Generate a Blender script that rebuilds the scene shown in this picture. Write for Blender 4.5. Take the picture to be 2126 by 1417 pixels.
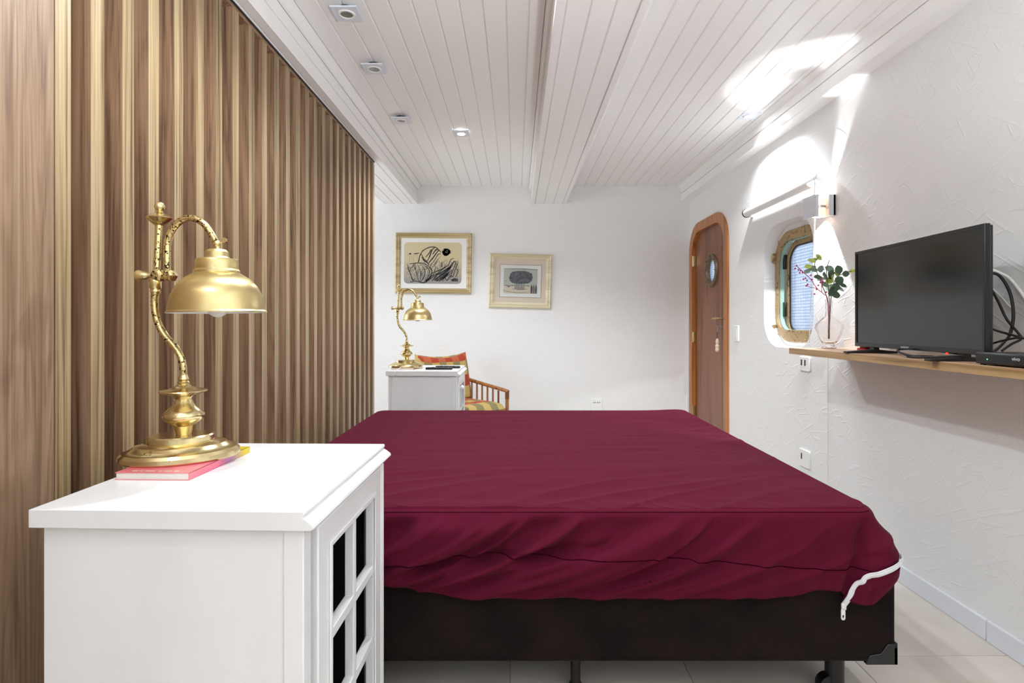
import bpy, bmesh, math, random
import numpy as np
from mathutils import Vector, Matrix, noise as mnoise
random.seed(7)
for o in list(bpy.data.objects): bpy.data.objects.remove(o)
scene = bpy.context.scene
C = scene.collection
PI = math.pi

# ------------------------------------------------------------------ camera
F = 1150.0; CX, CY = 1072.0, 670.0; CAMZ = 1.176
cam_d = bpy.data.cameras.new('camera'); cam = bpy.data.objects.new('camera', cam_d); C.objects.link(cam)
cam.location = (0, 0, CAMZ); cam.rotation_euler = (PI/2, 0, 0)
cam_d.sensor_width = 36; cam_d.lens = F/2126*36
cam_d.shift_x = (1063-CX)/2126; cam_d.shift_y = -(708.5-CY)/2126
cam_d.clip_start = 0.05
scene.camera = cam

# ------------------------------------------------------------------ world and light
world = bpy.data.worlds.new('world'); scene.world = world; world.use_nodes = True
bg = world.node_tree.nodes['Background']
bg.inputs[0].default_value = (0.86, 0.93, 1.0, 1); bg.inputs[1].default_value = 0.85
scene.view_settings.view_transform = 'Standard'; scene.view_settings.look = 'None'
scene.view_settings.gamma = 1; scene.view_settings.use_curve_mapping = False
scene.view_settings.exposure = 0.84

def light(name, kind, loc, energy, color=(1, 1, 1), rot=(0, 0, 0), parent=None, **kw):
    d = bpy.data.lights.new(name, kind); d.energy = energy; d.color = color
    for k, v in kw.items(): setattr(d, k, v)
    o = bpy.data.objects.new(name, d); C.objects.link(o); o.location = loc; o.rotation_euler = rot
    if parent: o.parent = parent
    return o
# added rear fill tilted up at the ceiling; daylight through the far left window
light('fill_rear', 'AREA', (-0.3, -2.4, 1.8), 5, (0.88, 0.95, 1.0), (PI/2+1.05, 0, 0), shape='RECTANGLE', size=2.5, size_y=.9)
light('daylight_left', 'AREA', (-3.4, 3.9, 1.5), 22, (0.88, 0.95, 1.0), (PI/2, 0, -PI/2), shape='RECTANGLE', size=2.6, size_y=1.8)

# ------------------------------------------------------------------ material helpers
def srgb(r, g, b):
    f = lambda c: (c/255/12.92) if c/255 <= 0.04045 else ((c/255+0.055)/1.055)**2.4
    return (f(r), f(g), f(b), 1)
MATS = {}
def mat(name, col, rough=0.5, metal=0.0, **kw):
    if name in MATS: return MATS[name]
    m = bpy.data.materials.new(name); m.use_nodes = True
    b = m.node_tree.nodes['Principled BSDF']
    b.inputs['Base Color'].default_value = col; b.inputs['Roughness'].default_value = rough; b.inputs['Metallic'].default_value = metal
    for k, v in kw.items(): b.inputs[k].default_value = v
    MATS[name] = m
    return m
def N(m, t, **kw):
    n = m.node_tree.nodes.new(t)
    for k, v in kw.items():
        if k in n.inputs: n.inputs[k].default_value = v
        else: setattr(n, k, v)
    return n
def L(m, a, b): m.node_tree.links.new(a, b)
def P(m): return m.node_tree.nodes['Principled BSDF']
def ramp(m, fac, stops):
    r = N(m, 'ShaderNodeValToRGB'); e = r.color_ramp.elements
    while len(e) < len(stops): e.new(0.5)
    for i, (p, c) in enumerate(stops): e[i].position = p; e[i].color = c
    L(m, fac, r.inputs[0]); return r.outputs[0]
def coords(m, scale=(1, 1, 1), rot=(0, 0, 0), kind='Object', jitter=0):
    tc = N(m, 'ShaderNodeTexCoord'); mp = N(m, 'ShaderNodeMapping')
    mp.inputs['Scale'].default_value = scale; mp.inputs['Rotation'].default_value = rot
    src = tc.outputs[kind]
    if jitter:
        oi = N(m, 'ShaderNodeObjectInfo'); mul = N(m, 'ShaderNodeVectorMath', operation='SCALE'); cb = N(m, 'ShaderNodeCombineXYZ')
        for i in range(3): L(m, oi.outputs['Random'], cb.inputs[i])
        L(m, cb.outputs[0], mul.inputs[0]); mul.inputs['Scale'].default_value = jitter
        ad = N(m, 'ShaderNodeVectorMath', operation='ADD'); L(m, src, ad.inputs[0]); L(m, mul.outputs[0], ad.inputs[1]); src = ad.outputs[0]
    L(m, src, mp.inputs[0]); return mp.outputs[0]
def bump(m, h, strength, dist=0.01, normal=None):
    b = N(m, 'ShaderNodeBump'); b.inputs['Strength'].default_value = strength; b.inputs['Distance'].default_value = dist
    L(m, h, b.inputs['Height'])
    if normal: L(m, normal, b.inputs['Normal'])
    return b.outputs[0]
def math_(m, op, a, b=None):
    n = N(m, 'ShaderNodeMath', operation=op)
    for i, v in enumerate((a, b)):
        if v is None: continue
        if isinstance(v, (int, float)): n.inputs[i].default_value = v
        else: L(m, v, n.inputs[i])
    return n.outputs[0]
def wood(name, dark, mid, lite, axis='Z', fine=1.0, rough=0.42, cathedral=0.5, streak=90, sw=0.55, rw=0.9):
    m = mat(name, mid, rough)
    ax = {'X': 0, 'Y': 1, 'Z': 2}[axis]
    s1 = [9*fine]*3; s1[ax] = 0.7
    n1 = N(m, 'ShaderNodeTexNoise', Scale=1.0, Detail=4.0, Roughness=0.55, Distortion=1.6*cathedral); L(m, coords(m, s1, jitter=13.7), n1.inputs['Vector'])
    s2 = [streak]*3; s2[ax] = 1.6
    n2 = N(m, 'ShaderNodeTexNoise', Scale=1.0, Detail=3.0, Roughness=0.6); L(m, coords(m, s2, jitter=7.3), n2.inputs['Vector'])
    rings = math_(m, 'PINGPONG', math_(m, 'MULTIPLY', n1.outputs[0], 7.0*cathedral+1), 0.5)
    f = math_(m, 'ADD', math_(m, 'ADD', math_(m, 'MULTIPLY', rings, rw), .225-rw*.25), math_(m, 'ADD', math_(m, 'MULTIPLY', n2.outputs[0], sw), .275-sw*.5))
    c = ramp(m, f, [(0.22, dark), (0.5, mid), (0.8, lite)])
    L(m, c, P(m).inputs['Base Color'])
    L(m, bump(m, n2.outputs[0], 0.12, 0.002), P(m).inputs['Normal'])
    return m

# ------------------------------------------------------------------ materials
M = {}
def wall_material(name, col, strength, normal):
    m = mat(name, col, 0.62); hs = None
    tc = N(m, 'ShaderNodeTexCoord')
    for a, al, ac, thr in ((0.5, 6, 85, .715), (-0.6, 5, 75, .725), (1.0, 7, 95, .73), (-1.1, 6, 70, .735), (.15, 9, 60, .74)):
        m1_ = N(m, 'ShaderNodeMapping'); m2_ = N(m, 'ShaderNodeMapping')
        m1_.inputs['Rotation'].default_value = (a, 0, 0) if normal == 'X' else (0, a, 0)
        m2_.inputs['Scale'].default_value = (.01, al, ac) if normal == 'X' else (al, .01, ac)
        m2_.inputs['Location'].default_value = (a*31, a*17, a*23)
        L(m, tc.outputs['Object'], m1_.inputs[0]); L(m, m1_.outputs[0], m2_.inputs[0])
        n = N(m, 'ShaderNodeTexNoise', Scale=1.0, Detail=0.0); L(m, m2_.outputs[0], n.inputs['Vector'])
        r = N(m, 'ShaderNodeMapRange'); r.inputs[1].default_value = thr; r.inputs[2].default_value = thr+.08
        L(m, n.outputs[0], r.inputs[0])
        hs = r.outputs[0] if hs is None else math_(m, 'ADD', hs, r.outputs[0])
    n = N(m, 'ShaderNodeTexNoise', Scale=4.0, Detail=3.0); L(m, coords(m), n.inputs['Vector'])
    h = math_(m, 'ADD', math_(m, 'MULTIPLY', hs, 0.5), math_(m, 'MULTIPLY', n.outputs[0], 0.35))
    L(m, bump(m, h, strength, 0.012), P(m).inputs['Normal'])
    return m
M['wall'] = wall_material('white_trowelled_plaster', srgb(238, 237, 236), 0.24, 'X')
M['wall_b'] = wall_material('white_trowelled_plaster_back', srgb(238, 237, 236), 0.2, 'Y')
M['plain'] = mat('plain_plaster', srgb(236, 235, 233), 0.6)
M['ceil'] = mat('cream_ceiling_paint', srgb(249, 247, 245), 0.38)
M['groove'] = mat('ceiling_groove_paint', srgb(238, 235, 232), 0.5)
M['base'] = mat('baseboard_paint', srgb(228, 230, 236), 0.4)
M['slat_side'] = wood('slat_side_laminate', srgb(100, 76, 58), srgb(150, 118, 92), srgb(170, 138, 110), 'Z', fine=1.6, cathedral=0.6, streak=110, sw=1.0, rw=.5)
M['slat_front'] = wood('slat_edge_veneer', srgb(98, 76, 50), srgb(154, 131, 97), srgb(180, 158, 122), 'Z', fine=3, cathedral=0.05, streak=130, rough=0.34, sw=1.6)
M['panel'] = wood('flat_wood_panel', srgb(114, 88, 68), srgb(148, 120, 96), srgb(163, 135, 110), 'Z', fine=1.5, cathedral=.8, streak=120, sw=1.0, rw=.55)
M['floor'] = mat('beige_tile', srgb(214, 205, 194), 0.22)
n = N(M['floor'], 'ShaderNodeTexNoise', Scale=3.0, Detail=5.0); L(M['floor'], coords(M['floor'], jitter=9), n.inputs['Vector'])
L(M['floor'], ramp(M['floor'], n.outputs[0], [(0.3, srgb(206, 197, 186)), (0.7, srgb(222, 214, 204))]), P(M['floor']).inputs['Base Color'])
M['grout'] = mat('grout', srgb(176, 166, 154), 0.8)
M['white'] = mat('white_lacquer', srgb(244, 244, 245), 0.3)
n = N(M['white'], 'ShaderNodeTexNoise', Scale=6.0, Detail=6.0); L(M['white'], coords(M['white'], (1, 1, 0.3)), n.inputs['Vector'])
L(M['white'], ramp(M['white'], n.outputs[0], [(0.3, srgb(240, 240, 241)), (0.7, srgb(247, 247, 248))]), P(M['white']).inputs['Base Color'])
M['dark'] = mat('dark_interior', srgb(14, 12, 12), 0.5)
M['plastic'] = mat('white_plastic', srgb(240, 240, 238), 0.3)
M['plate'] = mat('cool_white_plate', srgb(226, 229, 240), 0.35)
M['slot'] = mat('dark_slot', srgb(60, 58, 56), 0.6)
M['black'] = mat('black_plastic', srgb(18, 18, 20), 0.35)
M['cable'] = mat('black_cable', srgb(16, 16, 17), 0.5)
M['screen'] = mat('tv_glass', srgb(22, 23, 26), 0.12, **{'Specular IOR Level': 0.6})
M['bezel'] = mat('tv_bezel', srgb(16, 16, 18), 0.22)
M['logo'] = mat('silver_print', srgb(205, 206, 210), 0.4)
M['red'] = mat('red_plastic', srgb(170, 20, 24), 0.3)
M['led'] = mat('red_led', srgb(255, 30, 20), 0.4, **{'Emission Color': srgb(255, 30, 20), 'Emission Strength': 3.0})
M['chrome'] = mat('dark_metal', srgb(70, 70, 74), 0.35, 1.0)
M['steel'] = mat('steel', srgb(190, 190, 195), 0.3, 1.0)
def brass(name, col, rough, spots):
    m = mat(name, col, rough, 1.0)
    n = N(m, 'ShaderNodeTexNoise', Scale=spots[0], Detail=4.0, Roughness=0.7); L(m, coords(m, jitter=3), n.inputs['Vector'])
    f = ramp(m, n.outputs[0], [(spots[1], (0, 0, 0, 1)), (spots[1]+.05, (1, 1, 1, 1))])
    mx = N(m, 'ShaderNodeMix', data_type='RGBA'); mx.inputs[6].default_value = col; mx.inputs[7].default_value = spots[2]
    L(m, f, mx.inputs[0]); L(m, mx.outputs[2], P(m).inputs['Base Color'])
    rr = N(m, 'ShaderNodeMapRange'); rr.inputs[3].default_value = rough; rr.inputs[4].default_value = 0.6; L(m, f, rr.inputs[0]); L(m, rr.outputs[0], P(m).inputs['Roughness'])
    return m
M['brass'] = brass('polished_brass', srgb(228, 210, 160), 0.2, (60, 0.64, srgb(150, 120, 70)))
M['brass_worn'] = brass('spotted_brass', srgb(226, 206, 150), 0.22, (130, 0.54, srgb(58, 46, 36)))
M['brass_shade'] = brass('brushed_brass', srgb(214, 194, 140), 0.3, (30, 0.68, srgb(240, 230, 200)))
P(M['brass_shade']).inputs['Anisotropic'].default_value = 0.6
M['brass_old'] = brass('old_brass', srgb(176, 150, 108), 0.42, (40, 0.56, srgb(110, 90, 62)))
P(M['brass_old']).inputs['Metallic'].default_value = 0.55
M['brass_dark'] = brass('dull_dark_brass', srgb(124, 108, 86), 0.45, (40, 0.58, srgb(84, 72, 56)))
P(M['brass_dark']).inputs['Metallic'].default_value = 0.5
M['teal'] = mat('teal_lining', srgb(166, 202, 190), 0.45)
M['shade_in'] = mat('white_enamel', srgb(240, 238, 232), 0.4)
M['door'] = wood('brown_door_wood', srgb(96, 58, 40), srgb(132, 84, 60), srgb(146, 96, 70), 'Z', cathedral=0.3, rough=0.4)
M['door_frame'] = wood('orange_varnished_wood', srgb(128, 74, 30), srgb(170, 104, 48), srgb(188, 122, 62), 'Z', fine=2, cathedral=0.3, rough=0.3)
M['shelf_top'] = wood('shelf_top_laminate', srgb(166, 126, 98), srgb(190, 152, 122), srgb(202, 166, 138), 'Y', cathedral=0.5)
M['shelf_edge'] = wood('shelf_edge_veneer', srgb(112, 84, 50), srgb(170, 136, 92), srgb(190, 158, 112), 'Y', fine=3, cathedral=0.25, streak=140)
M['rattan'] = wood('rattan_cane', srgb(108, 62, 30), srgb(158, 100, 54), srgb(180, 122, 70), 'Z', fine=3, cathedral=0.3, rough=0.3)
M['cane_line'] = mat('cane_binding', srgb(120, 74, 40), 0.4)
# bedding
m = M['cover'] = mat('maroon_cotton', srgb(118, 26, 52), 0.9, **{'Sheen Weight': 0.06, 'Sheen Roughness': 0.4, 'Sheen Tint': srgb(255, 170, 190), 'Specular IOR Level': 0.08})
w1 = N(m, 'ShaderNodeTexNoise', Scale=900.0, Detail=2.0); L(m, coords(m), w1.inputs['Vector'])
L(m, bump(m, w1.outputs[0], 0.25, 0.001), P(m).inputs['Normal'])
L(m, ramp(m, w1.outputs[0], [(0.3, srgb(80, 15, 36)), (0.7, srgb(96, 22, 45))]), P(m).inputs['Base Color'])
M['seam'] = mat('dark_maroon_thread', srgb(44, 5, 18), 1.0, **{'Specular IOR Level': 0.0})
m = M['suede'] = mat('dark_brown_suede', srgb(44, 34, 30), 0.95, **{'Sheen Weight': 0.05, 'Specular IOR Level': 0.1})
w1 = N(m, 'ShaderNodeTexNoise', Scale=7.0, Detail=8.0, Roughness=0.7); L(m, coords(m), w1.inputs['Vector'])
L(m, ramp(m, w1.outputs[0], [(0.32, srgb(20, 15, 14)), (0.7, srgb(38, 28, 25))]), P(m).inputs['Base Color'])
M['zip'] = mat('white_zip_tape', srgb(232, 234, 242), 0.5)
# plaid
m = M['plaid'] = mat('plaid_cotton', srgb(190, 120, 60), 0.85)
sep = N(m, 'ShaderNodeSeparateXYZ'); L(m, coords(m, (5.5, 6.2, 5.5)), sep.inputs[0])
cf = math_(m, 'GREATER_THAN', math_(m, 'FRACT', sep.outputs[1]), .5)
rf = math_(m, 'GREATER_THAN', math_(m, 'FRACT', math_(m, 'ADD', math_(m, 'ADD', sep.outputs[0], sep.outputs[2]), -.02)), .45)
def mixc(f, a, b):
    n = N(m, 'ShaderNodeMix', data_type='RGBA'); L(m, f, n.inputs[0])
    for k, v in ((6, a), (7, b)):
        if isinstance(v, tuple): n.inputs[k].default_value = v
        else: L(m, v, n.inputs[k])
    return n.outputs[2]
L(m, mixc(rf, mixc(cf, srgb(176, 66, 46), srgb(192, 100, 62)), mixc(cf, srgb(200, 172, 104), srgb(142, 132, 88))), P(m).inputs['Base Color'])
# frames and prints
M['frame_gold'] = wood('pale_gold_frame_wood', srgb(160, 138, 96), srgb(196, 174, 128), srgb(210, 190, 146), 'X', fine=2, cathedral=0.2, rough=0.45)
M['frame_cream'] = wood('cream_frame_wood', srgb(196, 182, 146), srgb(218, 206, 172), srgb(228, 218, 188), 'X', fine=2, cathedral=0.2, rough=0.45)
M['mat_white'] = mat('white_passepartout', srgb(240, 238, 236), 0.6, **{'Coat Weight': 0.6, 'Coat Roughness': 0.03})
M['mat_pink'] = mat('pink_linen_passepartout', srgb(202, 187, 168), 0.7, **{'Coat Weight': 0.4, 'Coat Roughness': 0.03})
M['mat_line'] = mat('brown_bevel_line', srgb(150, 122, 98), 0.7)
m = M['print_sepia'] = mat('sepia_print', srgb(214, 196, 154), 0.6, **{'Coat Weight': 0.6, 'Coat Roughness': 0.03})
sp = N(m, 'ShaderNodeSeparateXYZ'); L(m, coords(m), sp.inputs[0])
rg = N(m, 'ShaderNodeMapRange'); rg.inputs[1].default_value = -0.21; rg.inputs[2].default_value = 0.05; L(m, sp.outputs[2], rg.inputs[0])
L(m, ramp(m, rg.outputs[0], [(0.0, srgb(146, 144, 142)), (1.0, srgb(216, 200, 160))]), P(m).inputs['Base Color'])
M['ink'] = mat('black_ink', srgb(44, 44, 50), 0.7)
M['ink_soft'] = mat('grey_ink', srgb(104, 102, 100), 0.7)
M['print_grey'] = mat('pale_print_paper', srgb(206, 206, 202), 0.6, **{'Coat Weight': 0.4, 'Coat Roughness': 0.03})
M['print_sky'] = mat('grey_green_wash', srgb(164, 168, 156), 0.6)
M['print_sand'] = mat('sand_wash', srgb(190, 180, 160), 0.6)
m = M['stone_ink'] = mat('dark_stone_ink', srgb(76, 78, 84), 0.6)
w1 = N(m, 'ShaderNodeTexNoise', Scale=40.0, Detail=6.0); L(m, coords(m), w1.inputs['Vector'])
L(m, ramp(m, w1.outputs[0], [(0.35, srgb(56, 58, 64)), (0.7, srgb(100, 102, 108))]), P(m).inputs['Base Color'])
# glass
def glass(name, col, rough):
    m = mat(name, col, rough); p = P(m); p.inputs['Transmission Weight'].default_value = 1; p.inputs['IOR'].default_value = 1.45; return m
M['glass'] = glass('clear_glass', (1, 0.985, 0.975, 1), 0.0)
m = M['pane'] = bpy.data.materials.new('patterned_window_glass'); m.use_nodes = True
nt = m.node_tree; nt.nodes.remove(nt.nodes['Principled BSDF']); out = nt.nodes['Material Output']
tr = N(m, 'ShaderNodeBsdfTransparent'); tl = N(m, 'ShaderNodeBsdfTranslucent'); gl = N(m, 'ShaderNodeBsdfGlossy', Roughness=0.1)
br = N(m, 'ShaderNodeTexBrick', Scale=1.0); br.offset = 0; br.inputs['Brick Width'].default_value = 0.02; br.inputs['Row Height'].default_value = 0.02; br.inputs['Mortar Size'].default_value = 0.0022
br.inputs['Color1'].default_value = srgb(240, 244, 250); br.inputs['Color2'].default_value = srgb(224, 232, 244); br.inputs['Mortar'].default_value = srgb(186, 198, 216)
tcn = N(m, 'ShaderNodeTexCoord'); sepn = N(m, 'ShaderNodeSeparateXYZ'); cbn = N(m, 'ShaderNodeCombineXYZ'); L(m, tcn.outputs['Object'], sepn.inputs[0]); L(m, sepn.outputs[1], cbn.inputs[0]); L(m, sepn.outputs[2], cbn.inputs[1]); L(m, cbn.outputs[0], br.inputs['Vector'])
L(m, br.outputs[0], tr.inputs[0]); L(m, br.outputs[0], tl.inputs[0])
m1 = N(m, 'ShaderNodeMixShader'); m1.inputs[0].default_value = 0.4; L(m, tr.outputs[0], m1.inputs[1]); L(m, tl.outputs[0], m1.inputs[2])
m2 = N(m, 'ShaderNodeMixShader'); m2.inputs[0].default_value = 0.06; L(m, m1.outputs[0], m2.inputs[1]); L(m, gl.outputs[0], m2.inputs[2]); L(m, m2.outputs[0], out.inputs[0])
# lamps
def emit(name, col, s): return mat(name, col, 0.5, **{'Emission Color': col, 'Emission Strength': s})
M['lamp_on'] = emit('lit_lamp_lens', srgb(250, 252, 255), 30)
M['lamp_off'] = mat('unlit_lamp_lens', srgb(150, 150, 152), 0.25, 0.6)
M['sconce_glow'] = emit('warm_glowing_glass', srgb(255, 214, 170), 0.75)
M['bulb'] = mat('frosted_bulb', srgb(225, 222, 212), 0.3)
# plants, books
M['leaf'] = mat('eucalyptus_leaf', srgb(74, 98, 76), 0.5)
M['leaf_pale'] = mat('pale_leaf', srgb(176, 190, 96), 0.5)
M['leaf_grey'] = mat('grey_green_leaf', srgb(128, 150, 136), 0.55)
M['stem'] = mat('green_stem', srgb(96, 110, 62), 0.6)
M['magenta'] = mat('magenta_berry', srgb(186, 26, 96), 0.5)
M['pages'] = mat('book_pages', srgb(236, 232, 224), 0.7)
m = M['book_pink'] = mat('pink_book_cover', srgb(244, 130, 140), 0.35)
sp = N(m, 'ShaderNodeSeparateXYZ'); L(m, coords(m), sp.inputs[0])
rg = N(m, 'ShaderNodeMapRange'); rg.inputs[1].default_value = 0.0; rg.inputs[2].default_value = 0.27; L(m, sp.outputs[1], rg.inputs[0])
L(m, ramp(m, rg.outputs[0], [(0.0, srgb(246, 132, 142)), (0.45, srgb(240, 120, 150)), (0.62, srgb(196, 130, 190)), (0.86, srgb(222, 196, 40))]), P(m).inputs['Base Color'])
M['book_tan'] = mat('tan_book_cover', srgb(202, 150, 120), 0.5)
M['bone'] = mat('carved_bone', srgb(206, 186, 156), 0.5)

# ------------------------------------------------------------------ mesh builder
class MB:
    def __init__(s): s.v = []; s.f = []; s.mi = []
    def add(s, vs, fs, mi=0):
        b = len(s.v); s.v += [tuple(p) for p in vs]; s.f += [tuple(b+i for i in f) for f in fs]; s.mi += [mi]*len(fs); return s
    def box(s, x0, x1, y0, y1, z0, z1, mi=0):
        v = [(x0, y0, z0), (x1, y0, z0), (x1, y1, z0), (x0, y1, z0), (x0, y0, z1), (x1, y0, z1), (x1, y1, z1), (x0, y1, z1)]
        return s.add(v, [(0, 3, 2, 1), (4, 5, 6, 7), (0, 1, 5, 4), (1, 2, 6, 5), (2, 3, 7, 6), (3, 0, 4, 7)], mi)
    def lathe(s, prof, n=32, c=(0, 0, 0), axis='Z', sx=1, sy=1, rot=0, mi=0, caps=True):
        vs = []; fs = []
        for r, z in prof:
            for i in range(n):
                a = 2*PI*i/n; x, y = r*math.cos(a)*sx, r*math.sin(a)*sy
                x, y = x*math.cos(rot)-y*math.sin(rot), x*math.sin(rot)+y*math.cos(rot)
                p = {'Z': (x, y, z), 'X': (z, x, y), 'Y': (x, z, y)}[axis]
                vs.append((p[0]+c[0], p[1]+c[1], p[2]+c[2]))
        for k in range(len(prof)-1):
            for i in range(n):
                j = (i+1) % n
                fs.append((k*n+i, k*n+j, (k+1)*n+j, (k+1)*n+i))
        if caps:
            if prof[0][0] > 1e-6: fs.append(tuple(range(n))[::-1])
            if prof[-1][0] > 1e-6: fs.append(tuple((len(prof)-1)*n+i for i in range(n)))
        return s.add(vs, fs, mi)
    def cyl(s, a, b, r, n=16, r2=None, mi=0): return s.tube([a, b], r, n, radii=[r, r if r2 is None else r2], mi=mi)
    def tube(s, pts, r, n=10, radii=None, closed=False, mi=0, flat=1.0):
        pts = [Vector(p) for p in pts]; m = len(pts); vs = []; fs = []
        up = None
        for k, p in enumerate(pts):
            if closed: t = pts[(k+1) % m]-pts[k-1]
            else: t = pts[min(k+1, m-1)]-pts[max(k-1, 0)]
            t.normalize()
            if up is None:
                up = t.orthogonal().normalized()
            else:
                up = up-t*up.dot(t)
                if up.length < 1e-6: up = t.orthogonal()
                up.normalize()
            w = t.cross(up); rr = radii[k] if radii else r
            for i in range(n):
                a = 2*PI*i/n; vs.append(p+up*math.cos(a)*rr+w*math.sin(a)*rr*flat)
        for k in range(m if closed else m-1):
            for i in range(n):
                j = (i+1) % n; k2 = (k+1) % m
                fs.append((k*n+i, k*n+j, k2*n+j, k2*n+i))
        if not closed: fs.append(tuple(range(n))[::-1]); fs.append(tuple((m-1)*n+i for i in range(n)))
        return s.add(vs, fs, mi)
    def ball(s, c, r, n=12, sz=1.0, mi=0):
        k = n//2; prof = [(max(r*math.sin(PI*i/k), 1e-5), -r*sz*math.cos(PI*i/k)) for i in range(k+1)]
        return s.lathe(prof, n, c, mi=mi, caps=False)
    def extr(s, outline, lo, hi, axis='X', mi=0):
        # closed 2-D outline (a,b) extruded along axis
        n = len(outline)
        def q(a, b, t): return {'X': (t, a, b), 'Y': (a, t, b), 'Z': (a, b, t)}[axis]
        vs = [q(a, b, lo) for a, b in outline]+[q(a, b, hi) for a, b in outline]
        fs = [tuple(range(n))[::-1], tuple(range(n, 2*n))]+[(i, (i+1) % n, n+(i+1) % n, n+i) for i in range(n)]
        return s.add(vs, fs, mi)
    def ring(s, outer, inner, lo, hi, axis='X', mi=0):
        n = len(outer)
        def q(a, b, t): return {'X': (t, a, b), 'Y': (a, t, b), 'Z': (a, b, t)}[axis]
        vs = [q(a, b, lo) for a, b in outer]+[q(a, b, lo) for a, b in inner]+[q(a, b, hi) for a, b in outer]+[q(a, b, hi) for a, b in inner]
        fs = []
        for i in range(n):
            j = (i+1) % n
            fs += [(i, j, n+j, n+i), (2*n+i, 3*n+i, 3*n+j, 2*n+j), (i, 2*n+i, 2*n+j, j), (n+i, n+j, 3*n+j, 3*n+i)]
        return s.add(vs, fs, mi)
    def build(s, name, m, parent=None, off=None, bevel=0, smooth=35, seg=2):
        if off is None: off = parent.get('_o', (0, 0, 0)) if parent else (0, 0, 0)
        me = bpy.data.meshes.new(name)
        me.from_pydata([(p[0]-off[0], p[1]-off[1], p[2]-off[2]) for p in s.v], [], s.f)
        ms = m if isinstance(m, (list, tuple)) else [m]
        for x in ms: me.materials.append(x)
        if len(ms) > 1: me.polygons.foreach_set('material_index', s.mi)
        bm = bmesh.new(); bm.from_mesh(me); bmesh.ops.recalc_face_normals(bm, faces=bm.faces); bm.to_mesh(me); bm.free()
        if smooth:
            me.polygons.foreach_set('use_smooth', [True]*len(me.polygons)); me.set_sharp_from_angle(angle=math.radians(smooth))
        o = bpy.data.objects.new(name, me); C.objects.link(o)
        if parent: o.parent = parent
        if bevel:
            b = o.modifiers.new('bevel', 'BEVEL'); b.width = bevel; b.segments = seg; b.limit_method = 'ANGLE'; b.angle_limit = math.radians(40)
        return o
def thing(name, label, cat, loc=(0, 0, 0), rz=0, group=None, kind=None):
    o = bpy.data.objects.new(name, None); C.objects.link(o); o.empty_display_size = 0.05
    o.location = loc; o.rotation_euler = (0, 0, rz); o['label'] = label
    o['_o'] = tuple(loc)
    if cat: o['category'] = cat
    if group: o['group'] = group
    if kind: o['kind'] = kind
    return o
def tag(o, label, cat=None, group=None, kind=None):
    o['label'] = label
    if cat: o['category'] = cat
    if group: o['group'] = group
    if kind: o['kind'] = kind
    return o
def link_copy(o, parent):
    c = o.copy(); C.objects.link(c); c.parent = parent; return c
def copy_tree(o, parent=None):
    c = link_copy(o, parent)
    for ch in list(o.children):
        if ch.type != 'LIGHT': copy_tree(ch, c)
    return c
def rr(a0, a1, b0, b1, r, n=8):
    """rounded rectangle outline; r = radius or 4 radii (a1b0, a1b1, a0b1, a0b0)"""
    R = r if isinstance(r, (list, tuple)) else (r,)*4
    out = []
    for k, (ca, cb, s) in enumerate(((a1, b0, -PI/2), (a1, b1, 0), (a0, b1, PI/2), (a0, b0, PI))):
        q = R[k]; oa = ca-q if ca == a1 else ca+q; ob = cb-q if cb == b1 else cb+q
        for i in range(n+1):
            t = s+PI/2*i/n; out.append((oa+q*math.cos(t), ob+q*math.sin(t)))
    return out
def W(u, v, X): Y = X*F/(u-CX); return (X, Y, CAMZ-(v-CY)/F*Y)   # a photo position on the plane at X
def D(u, v, Y): return ((u-CX)/F*Y, Y, CAMZ-(v-CY)/F*Y)          # a photo position at depth Y
def spline(pts, n=8):
    pts = [Vector(p) for p in pts]; out = []
    for i in range(len(pts)-1):
        p0, p1, p2, p3 = pts[max(i-1, 0)], pts[i], pts[i+1], pts[min(i+2, len(pts)-1)]
        for k in range(n):
            t = k/n; out.append(0.5*((2*p1)+(p2-p0)*t+(2*p0-5*p1+4*p2-p3)*t*t+(3*p1-p0-3*p2+p3)*t**3))
    out.append(pts[-1]); return out
def text_mesh(name, txt, size, m, parent, mtx):
    cu = bpy.data.curves.new(name, 'FONT'); cu.body = txt; cu.size = size; cu.align_x = 'CENTER'; cu.align_y = 'CENTER'; cu.extrude = 0.0002
    t = bpy.data.objects.new(name, cu); C.objects.link(t)
    bpy.context.view_layer.update()
    me = bpy.data.meshes.new_from_object(t.evaluated_get(bpy.context.evaluated_depsgraph_get()))
    bpy.data.objects.remove(t)
    me.materials.clear(); me.materials.append(m); me.transform(mtx)
    o = bpy.data.objects.new(name, me); C.objects.link(o); o.parent = parent; return o

# ------------------------------------------------------------------ dimensions
XR, YB = 1.75, 5.61            # right wall, far wall
ZC, ZS, ZR = 2.561, 2.381, 2.41  # ceiling, soffit/beam underside, right soffit underside
XS = -1.06                     # front of the slats
Y0 = -2.5; XL = -3.6

# ------------------------------------------------------------------ floor
fl = thing('floor', 'pale beige tiled floor around and under the bed', 'floor', (0, 0, 0), kind='structure')
MB().box(XL, XR+.2, Y0, YB+.1, -0.1, -0.002).build('floor_slab', M['grout'], fl)
tile = None
for i in range(-6, 3):
    for j in range(-7, 7):
        x0 = -0.02+0.6*i; x1 = x0+0.6; y0 = 1.96+0.6*j; y1 = y0+0.6
        if x0 >= XR or y0 >= YB or x1 < XL: continue
        fx, fy = min(x1, XR), min(y1, YB)
        if fx == x1 and fy == y1 and tile is not None:
            t = tile.copy(); C.objects.link(t)
        else:
            t = MB().box(0, fx-x0-.0015, 0, fy-y0-.0015, -0.006, 0.0).build('tile', M['floor'], fl, off=(0, 0, 0), bevel=0.0008, seg=1)
            if fx == x1 and fy == y1: tile = t
        t.location = (x0, y0, 0)

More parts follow.
